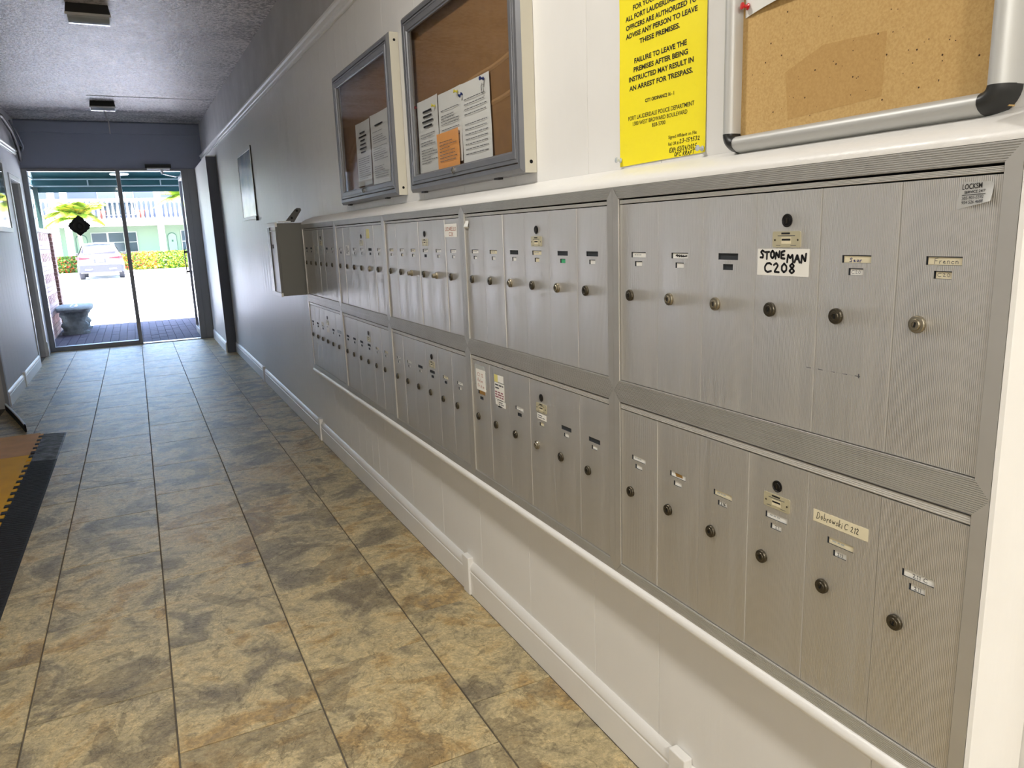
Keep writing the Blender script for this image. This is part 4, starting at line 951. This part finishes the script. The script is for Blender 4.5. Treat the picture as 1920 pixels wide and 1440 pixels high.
MB().box(-.135, -.055, 5.05, 5.12, kz1+.0065, kz1+.014, 'white_plastic').obj('folded_card')
fc = bpy.data.objects['folded_card']; tag(fc, 'small white card lying on the key box beside the bracket', 'card')

# framed picture further along the wall
pf = thing('framed_picture', 'blue framed print on the right wall beyond the mailboxes', 'picture', (XW, 7.82, 1.645)); org = WLOC[pf.name]
mb = MB(); y0, y1, z0, z1 = 8.30, 7.36, 1.645, 2.30
for a, b2, c, d in ((y0, y0-.03, z0, z1), (y1+.03, y1, z0, z1), (y0-.03, y1+.03, z0, z0+.03), (y0-.03, y1+.03, z1-.03, z1)): mb.box(XW-.011, XW-.001, a, b2, c, d, 'white_plastic')
mb.obj('frame', pf, origin=org); MB().box(XW-.008, XW-.002, y0-.03, y1+.03, z0+.03, z1-.03, 'blue_pic').obj('print', pf, origin=org)
MB().box(XW-.009, XW-.001, y1-.003, y1-.0005, z0, z1, 'fixture_body').obj('edge_strip', pf, origin=org)
MB().box(XW-.02, XW-.001, y1-.03, y1-.005, z0-.02, z0+.02, 'fixture_body').obj('corner_clip', pf, origin=org)

# reflective display case on the left wall
lc = thing('display_case', 'white framed glass display case on the left wall', 'display case', (XL, 9.4, 1.63)); org = WLOC[lc.name]
mb = MB(); y0, y1, z0, z1 = 8.75, 10.10, 1.63, 2.42
for a, b2, c, d in ((y0, y0+.04, z0, z1), (y1-.04, y1, z0, z1), (y0+.04, y1-.04, z0, z0+.05), (y0+.04, y1-.04, z1-.04, z1)): mb.box(XL+.001, XL+.045, a, b2, c, d, 'white_plastic')
mb.obj('frame', lc, origin=org); MB().box(XL+.001, XL+.006, y0+.04, y1-.04, z0+.05, z1-.04, 'blue_pic').obj('backing', lc, origin=org); MB().box(XL+.034, XL+.038, y0+.04, y1-.04, z0+.05, z1-.04, 'glass').obj('pane', lc, origin=org)

# ceiling lights
def fixture(x, y, label, lit=0):
    z = zc(y)-.0005; t = thing('ceiling_light', label, 'ceiling light', (x, y, z), 'ceiling lights along the corridor'); org = WLOC[t.name]
    mb = MB(); mb.add([(x-.125, y-.11, z), (x+.125, y-.11, z), (x+.125, y+.11, z), (x-.125, y+.11, z), (x-.135, y-.115, z-.062), (x+.135, y-.115, z-.062), (x+.135, y+.115, z-.062), (x-.135, y+.115, z-.062)],
        [(0,3,2,1), (4,5,6,7), (0,1,5,4), (1,2,6,5), (2,3,7,6), (3,0,4,7)], 'fixture_body'); mb.obj('housing', t, origin=org, bevel=.004)
    mb = MB()
    for a, b2, c, d in ((x-.137, x-.125, y-.117, y+.117), (x+.125, x+.137, y-.117, y+.117), (x-.125, x+.125, y-.117, y-.105), (x-.125, x+.125, y+.105, y+.117)): mb.box(a, b2, c, d, z-.078, z-.0625, 'fixture_rim')
    mb.obj('rim', t, origin=org)
    mb = MB(); vs = []; N = 6
    for i in range(N+1):
        a = PI*i/N; vs += [(x-.124, y-.104*math.cos(a), z-.063-.042*math.sin(a)), (x+.124, y-.104*math.cos(a), z-.063-.042*math.sin(a))]
    fs = [(2*i, 2*i+1, 2*i+3, 2*i+2) for i in range(N)]+[tuple(range(0, 2*N+2, 2)), tuple(range(2*N+1, 0, -2))]
    mb.add(vs, fs, 'lens_lit' if lit else 'lens'); mb.obj('lens', t, origin=org, smooth=30)
    if lit:
        ld = bpy.data.lights.new('bulb', 'AREA'); ld.shape = 'RECTANGLE'; ld.size = .26; ld.size_y = .22; ld.energy = lit; ld.color = (1, .972, .925)
        lo_ = bpy.data.objects.new('bulb', ld); COL.objects.link(lo_); lo_.parent = t; lo_.location = (0, 0, -.125)
    return t
fixture(-1.07, 6.15, 'unlit ceiling light with dark housing, nearer the camera'); fixture(-1.11, 10.42, 'unlit ceiling light nearest the entrance with a cord hanging from it')
fixture(-1.08, 1.90, 'lit ceiling light above the mailboxes', 27)
fixture(-1.08, -1.9, 'added fill lamp behind the camera, built like the ceiling lights', 94)  # unseen lamp, added to fill the near end of the corridor
pc = MB(); pc.tube([(-1.10, 10.40, zc(10.4)-.10), (-1.09, 10.40, zc(10.4)-.17), (-1.07, 10.40, zc(10.4)-.22), (-1.07, 10.40, zc(10.4)-.36)], .007, 'plaster', 6)
tag(pc.obj('hanging_cord', origin=(-1.10, 10.40, zc(10.4)-.36)), 'short pale cord hanging from the ceiling light by the entrance', 'cord')
cabl = MB(); cabl.tube([(-2.19, 9.2, 3.0), (-2.17, 9.8, 2.92), (-2.16, 10.6, 2.95), (-2.15, 11.3, 2.86), (-2.16, 11.7, 2.72), (-2.18, 12.0, 2.60)], .022, 'fixture_body', 8)
tag(cabl.obj('cable', origin=(-2.18, 12.0, 2.6), smooth=True), 'dark cable looped along the top of the left wall', 'cable')
cabl = MB(); cabl.tube([(-2.16, 11.3, 3.0), (-2.12, 11.5, 2.86), (-2.10, 11.7, 2.74), (-2.14, 11.9, 2.70), (-2.17, 12.1, 2.78)], .012, 'storefront_alu', 8)
tag(cabl.obj('cable', origin=(-2.14, 11.9, 2.7), smooth=True), 'thin grey cable drooping at the upper left corner by the header', 'cable')

# rubber mats on the left
def mat_tile(label, x0, x1, y0, y1, m, teeth=None, h=.014):
    t = thing('rubber_mat', label, 'mat', ((x0+x1)/2, (y0+y1)/2, .001), 'interlocking floor mats'); org = WLOC[t.name]
    MB().box(x0, x1, y0, y1, .001, h, m).obj('mat_tile', t, origin=org, bevel=.002)
    if teeth:
        mb = MB(); mb.add([(0, 0, .0015), (.026, -.010, .0015), (.026, .052, .0015), (0, .042, .0015), (0, 0, h), (.026, -.010, h), (.026, .052, h), (0, .042, h)], [(0,3,2,1), (4,5,6,7), (0,1,5,4), (1,2,6,5), (2,3,7,6), (3,0,4,7)], m); tm_ = mb.mesh('tooth')
        y = 4.54+.125*math.ceil((y0+.015-4.54)/.125)
        while y < y1-.06: inst('tooth', tm_, t, (x1, y, 0)); y += .125
    return t
mat_tile('brown rubber mat tile at the far end of the left mats', -2.20, -1.832, 6.06, 6.76, 'mat_brown', True); mat_tile('yellow-brown rubber mat tile in front of the brown one', -2.20, -1.832, 4.50, 6.055, 'mat_yellow', True); mat_tile('black ribbed rubber mat tile nearest the camera', -2.20, -1.832, 3.0, 4.495, 'rubber', True)
def ramp_edge(label, y0, y1, m, teeth=True):
    t = thing('mat_edging', label, 'mat edging', (-1.73, (y0+y1)/2, .001), 'bevelled mat borders'); org = WLOC[t.name]
    x0, x1 = -1.802, -1.648
    mb = MB(); mb.add([(x0, y0, .001), (x1, y0, .001), (x1, y0, .003), (x0, y0, .0145), (x0, y1, .001), (x1, y1, .001), (x1, y1, .003), (x0, y1, .0145)], [(0,1,2,3), (7,6,5,4), (0,4,5,1), (1,5,6,2), (2,6,7,3), (3,7,4,0)], m); mb.obj('ramp', t, origin=org)
    if teeth:
        tm_ = MB().box(-.028, 0, 0, .044, .0012, .0148, 'rubber').mesh('tooth'); y = 4.605+.125*math.ceil((y0-4.605)/.125)
        while y < y1-.05: inst('tooth', tm_, t, (x0, y, 0)); y += .125
    # ribs
    mb = MB(); nn = int((y1-y0)/.03)
    for i in range(nn):
        y = y0+(i+.3)*(y1-y0)/nn; mb.add([(x0+.004, y, .0140), (x1-.01, y, .0032), (x1-.01, y+.012, .0032), (x0+.004, y+.012, .0140), (x0+.004, y, .0165), (x1-.01, y, .0055), (x1-.01, y+.012, .0055), (x0+.004, y+.012, .0165)], [(4,5,6,7), (0,1,5,4), (1,2,6,5), (2,3,7,6), (3,0,4,7)], m)
    mb.obj('ribs', t, origin=org); return t
ramp_edge('worn grey mat border strip beside the brown mat tile', 5.86, 6.70, 'rubber_worn'); ramp_edge('black mat border strip beside the yellow-brown tile', 4.50, 5.855, 'rubber'); ramp_edge('black mat border strip nearest the camera', 3.0, 4.495, 'rubber')
# curved threshold strip lying by the doorway
cs = thing('rubber_strip', 'curled black rubber strip with white edge behind the mats', 'strip', (-2.02, 7.4, 0)); mb = MB(); e2 = MB()
P = []
for i in range(13):
    a = i/12; P.append((-2.21+.27*a+.03*math.sin(a*PI), 8.00-1.08*a-.10*math.sin(a*PI)))
for (xa, ya_), (xb, yb_) in zip(P, P[1:]):
    mb.add([(xa, ya_, 0), (xb, yb_, 0), (xb, yb_, .055), (xa, ya_, .055), (xa-.012, ya_-.004, 0), (xb-.012, yb_-.004, 0), (xb-.012, yb_-.004, .055), (xa-.012, ya_-.004, .055)], [(0,1,2,3), (7,6,5,4), (0,4,5,1), (3,2,6,7)], 'rubber')
    e2.add([(xa+.001, ya_, .0552), (xb+.001, yb_, .0552), (xb+.001, yb_, .067), (xa+.001, ya_, .067), (xa-.013, ya_-.004, .0552), (xb-.013, yb_-.004, .0552), (xb-.013, yb_-.004, .067), (xa-.013, ya_-.004, .067)], [(0,1,2,3), (7,6,5,4), (3,2,6,7)], 'white_plastic')
mb.obj('strip_body', cs, origin=WLOC[cs.name]); e2.obj('white_edge', cs, origin=WLOC[cs.name])

# ================================================================== OUTSIDE
# own facade around the entrance
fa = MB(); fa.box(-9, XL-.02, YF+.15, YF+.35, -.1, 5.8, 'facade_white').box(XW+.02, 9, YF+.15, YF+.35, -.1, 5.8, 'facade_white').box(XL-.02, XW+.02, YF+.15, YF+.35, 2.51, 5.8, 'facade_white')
struct(fa.obj('wall_facade'))
# paver walk
pv = MB().box(-2.30, .02, YF+.15, 15.86, -.14, -.012, 'paver_joint').obj('walkway'); struct(pv)
pw, pl, pj = .1160, .232, .006
pme = MB().box(-pw/2+pj/2, pw/2-pj/2, -pl/2+pj/2, pl/2-pj/2, -.05, 0, 'paver').mesh('paver')
hme = MB().box(-pw/2+pj/2, pw/2-pj/2, -pl/4+pj/2, pl/4-pj/2, -.05, 0, 'paver').mesh('paver')
for i in range(20):
    x = -2.30+pw*(i+.5); y = YF+.15; odd = i % 2
    if odd: inst('paver', hme, pv, (x, y+pl/4, random.uniform(-.002, .001))); y += pl/2
    while y+pl < 15.88: inst('paver', pme, pv, (x, y+pl/2, random.uniform(-.002, .001))); y += pl
    if 15.86-y > .1: inst('paver', hme, pv, (x, y+pl/4, 0))
# street
st = MB().box(-40, 40, 15.86, 44.6, -.2, -.015, 'asphalt').obj('street'); struct(st)
for x in (-3.95, -.55, 2.6):
    ln = MB().box(x-.06, x+.06, 37.2, 43.2, -.015, -.011, 'road_line').obj('parking_line', st)
MB().box(-40, -2.30, YF+.35, 15.86, -.2, -.02, 'asphalt').obj('path_left')['kind'] = 'structure'
MB().box(.02, 40, YF+.35, 15.86, -.2, -.02, 'asphalt').obj('path_right')['kind'] = 'structure'
struct(MB().box(-40, 40, 44.6, 44.8, -.2, .12, 'kerb').obj('kerb', bevel=.02))
struct(MB().box(-40, 40, 44.8, 60, -.2, .10, 'lawn').obj('lawn'))

# pierced brick screens either side of the walk
def screen(x0, x1, y0, y1, label, pm):
    t = thing('brick_screen', label, 'brick wall', ((x0+x1)/2, y0, 0), 'brick screens beside the walk'); org = WLOC[t.name]
    mb = MB(); z = 0; c = 0; bh = .068
    while z < 1.70:
        openc = c % 5 in (3, 4); y = y0-(.1 if c % 2 else 0)
        while y < y1:
            a, b2 = max(y, y0), min(y+(.115 if openc else .205), y1)
            if b2-a > .03: mb.box(x0, x1, a, b2-.008, z, z+bh-.008, pm)
            y += .23 if openc else .21
        if not openc: mb.box(x0+.012, x1-.012, y0, y1, z-.006, z+bh, 'mortar')
        z += bh; c += 1
    o = mb.obj('bricks', t, origin=org); o['kind'] = 'stuff'
    MB().box(x0-.02, x1+.02, y0, y1, z, z+.06, 'kerb').obj('coping', t, origin=org)
    mb = MB(); z2 = 0; i = 0
    while z2 < 1.66:
        s = .01*(i % 2); mb.box(x0-.05+s*.3, x1+.05-s*.3, y1+.002, y1+.30, z2, z2+bh-.006, 'brick_dark'); z2 += bh; i += 1
    mb.box(x0-.04, x1+.04, y1+.012, y1+.29, 0, z2, 'mortar'); o = mb.obj('end_pier', t, origin=org)
    MB().box(x0-.07, x1+.07, y1-.01, y1+.32, z2, z2+.06, 'kerb').obj('pier_cap', t, origin=org)
    return t
screen(-2.42, -2.305, YF+.40, 15.55, 'pierced brick screen wall outside, behind the stone bench', 'brick'); screen(.03, .145, YF+.40, 15.55, 'pierced brick screen wall outside, beyond the open glass door', 'brick')

# stone bench against the screen
bn = thing('stone_bench', 'carved stone bench with wavy pedestal outside the entrance', 'bench', (-2.03, 14.75, 0)); org = WLOC[bn.name]
mb = MB(); ol = []
for k in range(28):
    a = 2*PI*k/28; ol.append((-2.02+.265*math.copysign(abs(math.cos(a))**.5, math.cos(a)), 14.85+.62*math.copysign(abs(math.sin(a))**.5, math.sin(a))))
n = len(ol); L = [(1, .385), (1.0, .40), (1.04, .425), (1.0, .45)]
vs = [(-2.02+(x+2.02)*s, 14.85+(y-14.85)*s, z) for s, z in L for x, y in ol]
mb.add(vs, [(i*n+k, i*n+(k+1) % n, (i+1)*n+(k+1) % n, (i+1)*n+k) for i in range(3) for k in range(n)]+[tuple(reversed(range(n))), tuple(range(3*n, 4*n))], 'stone_bench'); mb.obj('seat_slab', bn, origin=org, smooth=50)
for yp in (14.45, 15.25):
    mb = MB(); prof = [(0, .20), (.04, .20), (.06, .17), (.10, .175), (.14, .20), (.18, .19), (.22, .155), (.27, .17), (.31, .205), (.35, .20), (.384, .18)]
    vs = []; K = 20
    for z, r in prof:
        for k in range(K):
            a = 2*PI*k/K; rr = r*(1+.05*math.cos(6*a)); vs.append((-2.03+rr*math.cos(a), yp+rr*.62*math.sin(a), z))
    mb.add(vs, [(i*K+k, i*K+(k+1) % K, (i+1)*K+(k+1) % K, (i+1)*K+k) for i in range(len(prof)-1) for k in range(K)]+[tuple(reversed(range(K))), tuple(range((len(prof)-1)*K, len(prof)*K))], 'stone_bench'); mb.obj('pedestal', bn, origin=org, smooth=50)

# canopy
cn = thing('entrance_canopy', 'dark teal fabric canopy with pale frame bars over the entrance', 'canopy', (-1.1, 13.7, 0)); org = WLOC[cn.name]
yf, yb_, xl, xr = 14.90, YF+.36, -2.37, .30
mb = MB(); mb.add([(xl, yf, 2.60), (xr, yf, 2.60), (xr, yb_, 3.55), (xl, yb_, 3.55), (xl, yf, 2.61), (xr, yf, 2.61), (xr, yb_, 3.56), (xl, yb_, 3.56)], [(0,1,2,3), (7,6,5,4), (0,4,5,1), (1,5,6,2), (2,6,7,3), (3,7,4,0)], 'canvas'); mb.obj('roof_fabric', cn, origin=org)
MB().box(xl, xr, yf, yf+.006, 2.355, 2.61, 'canvas').obj('front_valance', cn, origin=org)
for x in (xl, xr): MB().box(x-.003, x+.003, yb_, yf, 2.40, 2.455, 'canvas').obj('side_valance', cn, origin=org)
for z in (2.565, 2.453): MB().bar((xl, yf-.03, z), (xr, yf-.03, z), .03, .022, 'canopy_bar').obj('frame_bar', cn, origin=org)
for x in (xl+.02, xr-.02):
    for z in (2.565, 2.453): MB().bar((x, yf-.03, z), (x, yb_, z), .03, .022, 'canopy_bar').obj('frame_bar', cn, origin=org)
    MB().bar((x, yf-.03, 2.575), (x, yb_, 3.53), .03, .022, 'canopy_bar').obj('frame_bar', cn, origin=org)
for x in (-1.55, -.42): MB().bar((x, yf-.03, 2.453), (x, yf-.03, 2.565), .02, .02, 'canopy_bar').obj('frame_bar', cn, origin=org)
MB().bar((-1.05, yf-.03, 2.575), (-1.05, yb_, 3.53), .03, .022, 'canopy_bar').obj('frame_bar', cn, origin=org)
MB().bar((-1.05, 13.9, 2.60), (-1.05, 13.9, 2.95), .02, .02, 'canopy_bar').obj('lamp_hanger', cn, origin=org)
for x, zz in ((-2.325, 1.767), (.20, 1.767)): MB().bar((x, yf-.06, zz), (x, yf-.06, 2.44), .065, .065, 'canopy_post').obj('post', cn, origin=org)
lp = MB(); lp.lathe([(0, .05), (.006, .13), (.018, .145), (.032, .13), (.040, .06)], (0, 0, 1), (-1.05, 13.9, 2.555), 'white_plastic', 24)
tag(lp.obj('canopy_lamp', origin=(-1.05, 13.9, 2.555), smooth=40), 'round white lamp hanging under the teal canopy', 'lamp')

# parked white car seen from behind
CX, CY = -2.40, 38.25
car = thing('white_car', 'white crossover car parked across the street, rear facing the entrance', 'car', (CX, CY, 0)); org = WLOC[car.name]
def csec(y, belt, roof, wb, wr_, z0, wmid):
    r = [(wb*.86, z0), (wb*.98, z0+.14), (wb, .62), (wmid, belt)]
    if roof > belt+.02: r += [(wmid*.97, belt+.03), (wr_+(wmid-wr_)*.25, roof-.16), (wr_, roof-.05), (wr_*.7, roof), (0, roof+.015)]
    else: r += [(wmid*.97, belt+.012), (wmid*.85, belt+.02), (wmid*.6, belt+.03), (wmid*.4, belt+.035), (0, belt+.04)]
    return [(CX+a, CY+y, z) for a, z in r]+[(CX-a, CY+y, z) for a, z in reversed(r[:-1])]
secs = [csec(0, .92, .92, .80, .5, .42, .78), csec(.06, .98, .98, .88, .5, .30, .84), csec(.22, 1.0, 1.24, .92, .62, .26, .86), csec(.42, 1.0, 1.50, .93, .60, .26, .86), csec(.75, 1.0, 1.585, .93, .60, .26, .86),
        csec(1.9, .97, 1.60, .93, .60, .26, .86), csec(2.6, .95, 1.52, .93, .58, .26, .85), csec(3.3, .97, .97, .93, .5, .26, .84), csec(4.1, .90, .90, .90, .5, .28, .80), csec(4.45, .72, .72, .78, .5, .34, .66)]
mb = MB(); n = len(secs[0]); mb.add([v for s in secs for v in s], [(i*n+k, i*n+(k+1) % n, (i+1)*n+(k+1) % n, (i+1)*n+k) for i in range(len(secs)-1) for k in range(n)]+[tuple(range(n)), tuple(range(len(secs)*n-1, (len(secs)-1)*n-1, -1))], 'car_white'); mb.obj('body', car, origin=org, smooth=40)
mb = MB(); mb.add([(CX+.62, CY+.134, 1.09), (CX-.62, CY+.134, 1.09), (CX-.70, CY+.185, 1.18), (CX-.58, CY+.36, 1.43), (CX-.40, CY+.385, 1.455), (CX+.40, CY+.385, 1.455), (CX+.58, CY+.36, 1.43), (CX+.70, CY+.185, 1.18)], [tuple(range(8))], 'car_glass')
mb.v = [(x, y-.035, z+.02) for x, y, z in mb.v]; mb.obj('rear_window', car, origin=org, fix=False)
for s in (-1, 1):
    mb = MB(); mb.add([(CX+s*.38, CY-.016, .935), (CX+s*.78, CY-.020, .985), (CX+s*.80, CY-.020, .860), (CX+s*.38, CY-.016, .885), (CX+s*.905, CY+.12, 1.00), (CX+s*.93, CY+.14, .88)], [(0,1,2,3), (1,4,5,2)], 'car_red'); mb.obj('tail_light', car, origin=org)
    mb = MB(); mb.add([(CX+s*.874, CY+.55, 1.04), (CX+s*.874, CY+3.0, 1.02), (CX+s*.66, CY+2.5, 1.46), (CX+s*.66, CY+.75, 1.50)], [(0,1,2,3)], 'car_glass'); mb.obj('side_window', car, origin=org)
    MB().box(CX+s*.93, CX+s*1.08, CY+2.70, CY+2.80, 1.02, 1.15, 'fixture_body').obj('door_mirror', car, origin=org, bevel=.02)
    for yw in (.72, 3.55):
        wh = MB().lathe([(-.11, .20), (-.11, .30), (-.09, .34), (.09, .34), (.11, .30), (.11, .20)], (1, 0, 0), (CX+s*.80, CY+yw, .325), 'tyre', 24).obj('wheel', car, origin=org, smooth=40)
        MB().lathe([(0, .20), (.012, .19), (.014, .05)], (s, 0, 0), (CX+s*.91, CY+yw, .325), 'chrome', 16).obj('hub_cap', wh, origin=org)
mb = MB(); mb.add([(CX-.93, CY+.10, .26), (CX-.86, CY-.03, .30), (CX+.86, CY-.03, .30), (CX+.93, CY+.10, .26), (CX+.93, CY+.10, .56), (CX+.80, CY-.035, .62), (CX-.80, CY-.035, .62), (CX-.93, CY+.10, .56)], [(0,1,6,7), (1,2,5,6), (2,3,4,5)], 'car_trim'); mb.obj('bumper', car, origin=org)
for s in (-1, 1): MB().box(CX+s*.48-.15, CX+s*.48+.15, CY-.055, CY-.034, .40, .46, 'chrome').obj('exhaust_trim', car, origin=org, bevel=.01)
MB().box(CX-.16, CX+.16, CY-.020, CY-.002, .74, .86, 'card_white').obj('licence_plate', car, origin=org)
MB().box(CX-.24, CX+.24, CY-.012, CY-.0005, .70, .885, 'car_trim').obj('plate_recess', car, origin=org)
MB().box(CX-.33, CX+.33, CY-.015, CY, .888, .905, 'chrome').obj('trim_bar', car, origin=org)
MB().box(CX-.66, CX+.66, CY+.36, CY+.52, 1.545, 1.575, 'car_white').obj('spoiler', car, origin=org, bevel=.01)

# hedge of clipped croton with red and yellow leaves
def hedge(label, x0, x1, y0, y1, h, n, ms, group=None):
    t = thing('hedge', label, 'hedge', ((x0+x1)/2, (y0+y1)/2, .10), group); org = WLOC[t.name]; rn2 = random.Random(int(x0*10)+n)
    mb = MB()
    for i in range(n):
        a = rn2.random(); x = x0+(x1-x0)*a; f = rn2.choice((0, 0, 1)); 
        if f == 0: y, z = y0+rn2.uniform(-.06, .08), .12+rn2.random()*(h-.1)
        else: y, z = rn2.uniform(y0, y1), .1+h+rn2.uniform(-.10, .07)
        c = Vector((x, y, z)); d = Vector((rn2.uniform(-1, 1), rn2.uniform(-1, .3), rn2.uniform(-.3, 1))).normalized(); e = d.cross(Vector((rn2.uniform(-1, 1), rn2.uniform(-1, 1), .3))).normalized(); l = rn2.uniform(.05, .09)
        mb.add([c-d*l, c+e*l*.45, c+d*l, c-e*l*.45], [(0,1,2,3)], ms(x, rn2))
    o = mb.obj('foliage', t, origin=org, fix=False); o['kind'] = 'stuff'
    MB().box(x0+.08, x1-.08, y0+.12, y1-.1, .10, .1+h-.12, 'leaf_c').obj('inner_growth', t, origin=org)
    return t
def hm(x, r):
    if x < -.75: return r.choice(('leaf_red', 'leaf_a', 'leaf_c', 'leaf_yellow'))
    if x < .1: return r.choice(('leaf_red', 'leaf_yellow', 'leaf_yellow', 'leaf_b'))
    return r.choice(('leaf_a', 'leaf_b', 'leaf_c', 'leaf_yellow'))
hedge('long hedge with red and yellow leaves in front of the mint building', -2.2, 4.0, 45.6, 46.4, .88, 5200, hm)
hedge('low green shrub row left of the white car', -5.6, -3.5, 45.6, 46.3, .80, 1600, lambda x, r: r.choice(('leaf_a', 'leaf_c', 'leaf_c', 'leaf_red')))

# palms
def palm(label, x, y, h, r, nf, seed):
    t = thing('palm_tree', label, 'palm tree', (x, y, .1), 'palms across the street'); org = WLOC[t.name]; rn2 = random.Random(seed)
    MB().tube([(x, y, .10), (x+.05, y, h*.4), (x, y, h*.8), (x, y, h)], [.16, .12, .10, .09], 'trunk', 10).obj('trunk', t, origin=org, smooth=True)
    for k in range(nf):
        az = 2*PI*k/nf+rn2.uniform(-.2, .2); el = rn2.uniform(.25, 1.45); L = r*rn2.uniform(.85, 1.15); mb = MB(); pts = []
        for i in range(9):
            a = i/8; d = L*a; z = h+math.sin(el)*d*1.0-L*.62*a*a*(1.15-.2*el); pts.append(Vector((x+math.cos(az)*d*math.cos(el*.6), y+math.sin(az)*d*math.cos(el*.6), z)))
        mb.tube(pts, [.022-.002*i for i in range(9)], 'leaf_b', 5)
        for i in range(1, 9):
            for q in range(4):
                p = pts[i-1].lerp(pts[i], q/4); d = (pts[i]-pts[i-1]).normalized(); sd_ = d.cross(Vector((0, 0, 1))).normalized(); l = L*.36*math.sin(PI*(.14+.8*(i+q/4)/9))
                for s in (-1, 1):
                    tip = p+sd_*s*l*.8+d*l*.5-Vector((0, 0, l*.35)); wv_ = d*.055
                    mb.add([p-wv_, p+wv_, tip], [(0,1,2)], rn2.choice(('leaf_a', 'leaf_b', 'leaf_b', 'leaf_yellow')))
        mb.obj('frond', t, origin=org, fix=False)
    return t
palm('bushy palm tree between the canopy post and the white car', -3.42, 44.0+1.2, 2.95, 1.75, 28, 5); palm('slender palm tree across the street beside the open glass door', 1.75, 45.2, 3.75, 1.5, 20, 9)

# apartment building across the street
YA, YW = 48.0, 49.7
ab = thing('apartment_building', 'white and mint two-storey building with balcony balustrade across the street', 'building', (0, YA, 0)); org = WLOC[ab.name]
def sc48(x): return -.992+(x+.992)*YW/YA
def zz48(z): return 1.446+(z-1.446)*YW/YA
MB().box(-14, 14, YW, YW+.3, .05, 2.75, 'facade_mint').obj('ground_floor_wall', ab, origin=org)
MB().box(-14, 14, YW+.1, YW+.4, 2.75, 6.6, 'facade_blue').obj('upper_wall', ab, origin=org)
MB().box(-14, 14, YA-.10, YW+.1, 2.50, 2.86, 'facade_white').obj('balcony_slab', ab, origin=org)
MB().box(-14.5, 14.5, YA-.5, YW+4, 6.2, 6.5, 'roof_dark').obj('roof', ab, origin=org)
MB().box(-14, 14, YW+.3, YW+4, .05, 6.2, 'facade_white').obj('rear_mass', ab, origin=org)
MB().box(-14, 14, YA-.06, YA+.06, 3.88, 4.02, 'facade_white').obj('handrail', ab, origin=org)
MB().box(-14, 14, YA-.06, YA+.06, 2.86, 2.92, 'facade_white').obj('bottom_rail', ab, origin=org)
bal = MB().lathe([(0, .085), (.06, .085), (.09, .055), (.30, .085), (.42, .075), (.72, .045), (.86, .06), (.90, .085), (.96, .085)], (0, 0, 1), (0, 0, 0), 'facade_white', 10).mesh('baluster', smooth=40)
x = -6.4
while x < 3.2:
    inst('baluster', bal, ab, (x, YA, 2.92)); x += .245
for x in (-8.6, -4.65, -4.05, .58, 5.0): MB().box(x-.17, x+.17, YA-.15, YA+.19, .05, 6.2, 'facade_white').obj('column', ab, origin=org)
def window(x0, x1, z0, z1, y, nx, nz, glass='window_glass'):
    wn = MB(); t_ = .05
    for a, b2, c, d in ((x0-t_, x0, z0-t_, z1+t_), (x1, x1+t_, z0-t_, z1+t_), (x0, x1, z0-t_, z0), (x0, x1, z1, z1+t_)): wn.box(a, b2, y-.06, y-.002, c, d, 'facade_white')
    for i in range(1, nx): xx = x0+(x1-x0)*i/nx; wn.box(xx-.035, xx+.035, y-.05, y-.002, z0, z1, 'facade_white')
    for j in range(1, nz): z = z0+(z1-z0)*j/nz; wn.box(x0, x1, y-.052, y-.003, z-.02, z+.02, 'facade_white')
    o = wn.obj('window', ab, origin=org)
    MB().box(x0, x1, y-.03, y-.001, z0, z1, glass).obj('pane', o, origin=org)
window(sc48(-2.98), sc48(-2.25), zz48(1.12), zz48(2.14), YW, 1, 2); window(sc48(-2.15), sc48(-1.40), zz48(1.10), zz48(2.14), YW, 1, 2); window(sc48(-1.32), sc48(-.76), zz48(1.08), zz48(2.14), YW, 1, 2); window(sc48(1.62), sc48(2.4), zz48(.95), zz48(2.15), YW, 1, 2)
window(-2.45, -1.55, 3.2, 4.6, YW+.1, 1, 2); window(-1.45, -.65, 3.2, 4.6, YW+.1, 2, 2); window(-6.4, -5.6, 3.6, 4.6, YW+.1, 1, 2)
def adoor(x0, x1, z1):
    mb = MB(); ol = [(x0, .06), (x1, .06), (x1, z1-.22)]+[((x0+x1)/2+(x1-x0)/2*math.cos(a), z1-.22+.22*math.sin(a)) for a in [PI*k/8 for k in range(1, 8)]]+[(x0, z1-.22)]; n = len(ol)
    for nm, s, yy, m in (('door_surround', 1.14, YW-.03, 'door_line'), ('door_leaf', 1.0, YW-.05, 'door_mint')):
        cx = (x0+x1)/2; mb = MB(); P = [(cx+(x-cx)*s, z if z < .1 else 1.1+(z-1.1)*(1.06 if s > 1 else 1)) for x, z in ol]
        mb.add([(x, yy, z) for x, z in P]+[(x, YW-.001, z) for x, z in P], [tuple(range(n))]+[(i, (i+1) % n, n+(i+1) % n, n+i) for i in range(n)], m); o = mb.obj(nm, ab, origin=org)
    MB().box(cx-.05, cx+.05, YW-.06, YW-.051, 1.55, 1.66, 'door_line').obj('door_knocker', o, origin=org)
adoor(sc48(.88), sc48(1.32), zz48(2.02)); adoor(sc48(-3.75), sc48(-3.25), zz48(2.05))
for x in (-2.35, -.35): tag(MB().lathe([(0, .16), (.05, .18), (.45, .22), (.5, .24), (.52, .20)], (0, 0, 1), (x, YA+.6, 2.865), 'pot_red', 16).obj('balcony_pot', origin=(x, YA+.6, 2.865), smooth=40), 'tall red-brown pot behind the balcony balusters, ' + ('nearer the palm with the car' if x < -1 else 'right of the glass mullion'), 'pot', 'pots on the balcony')
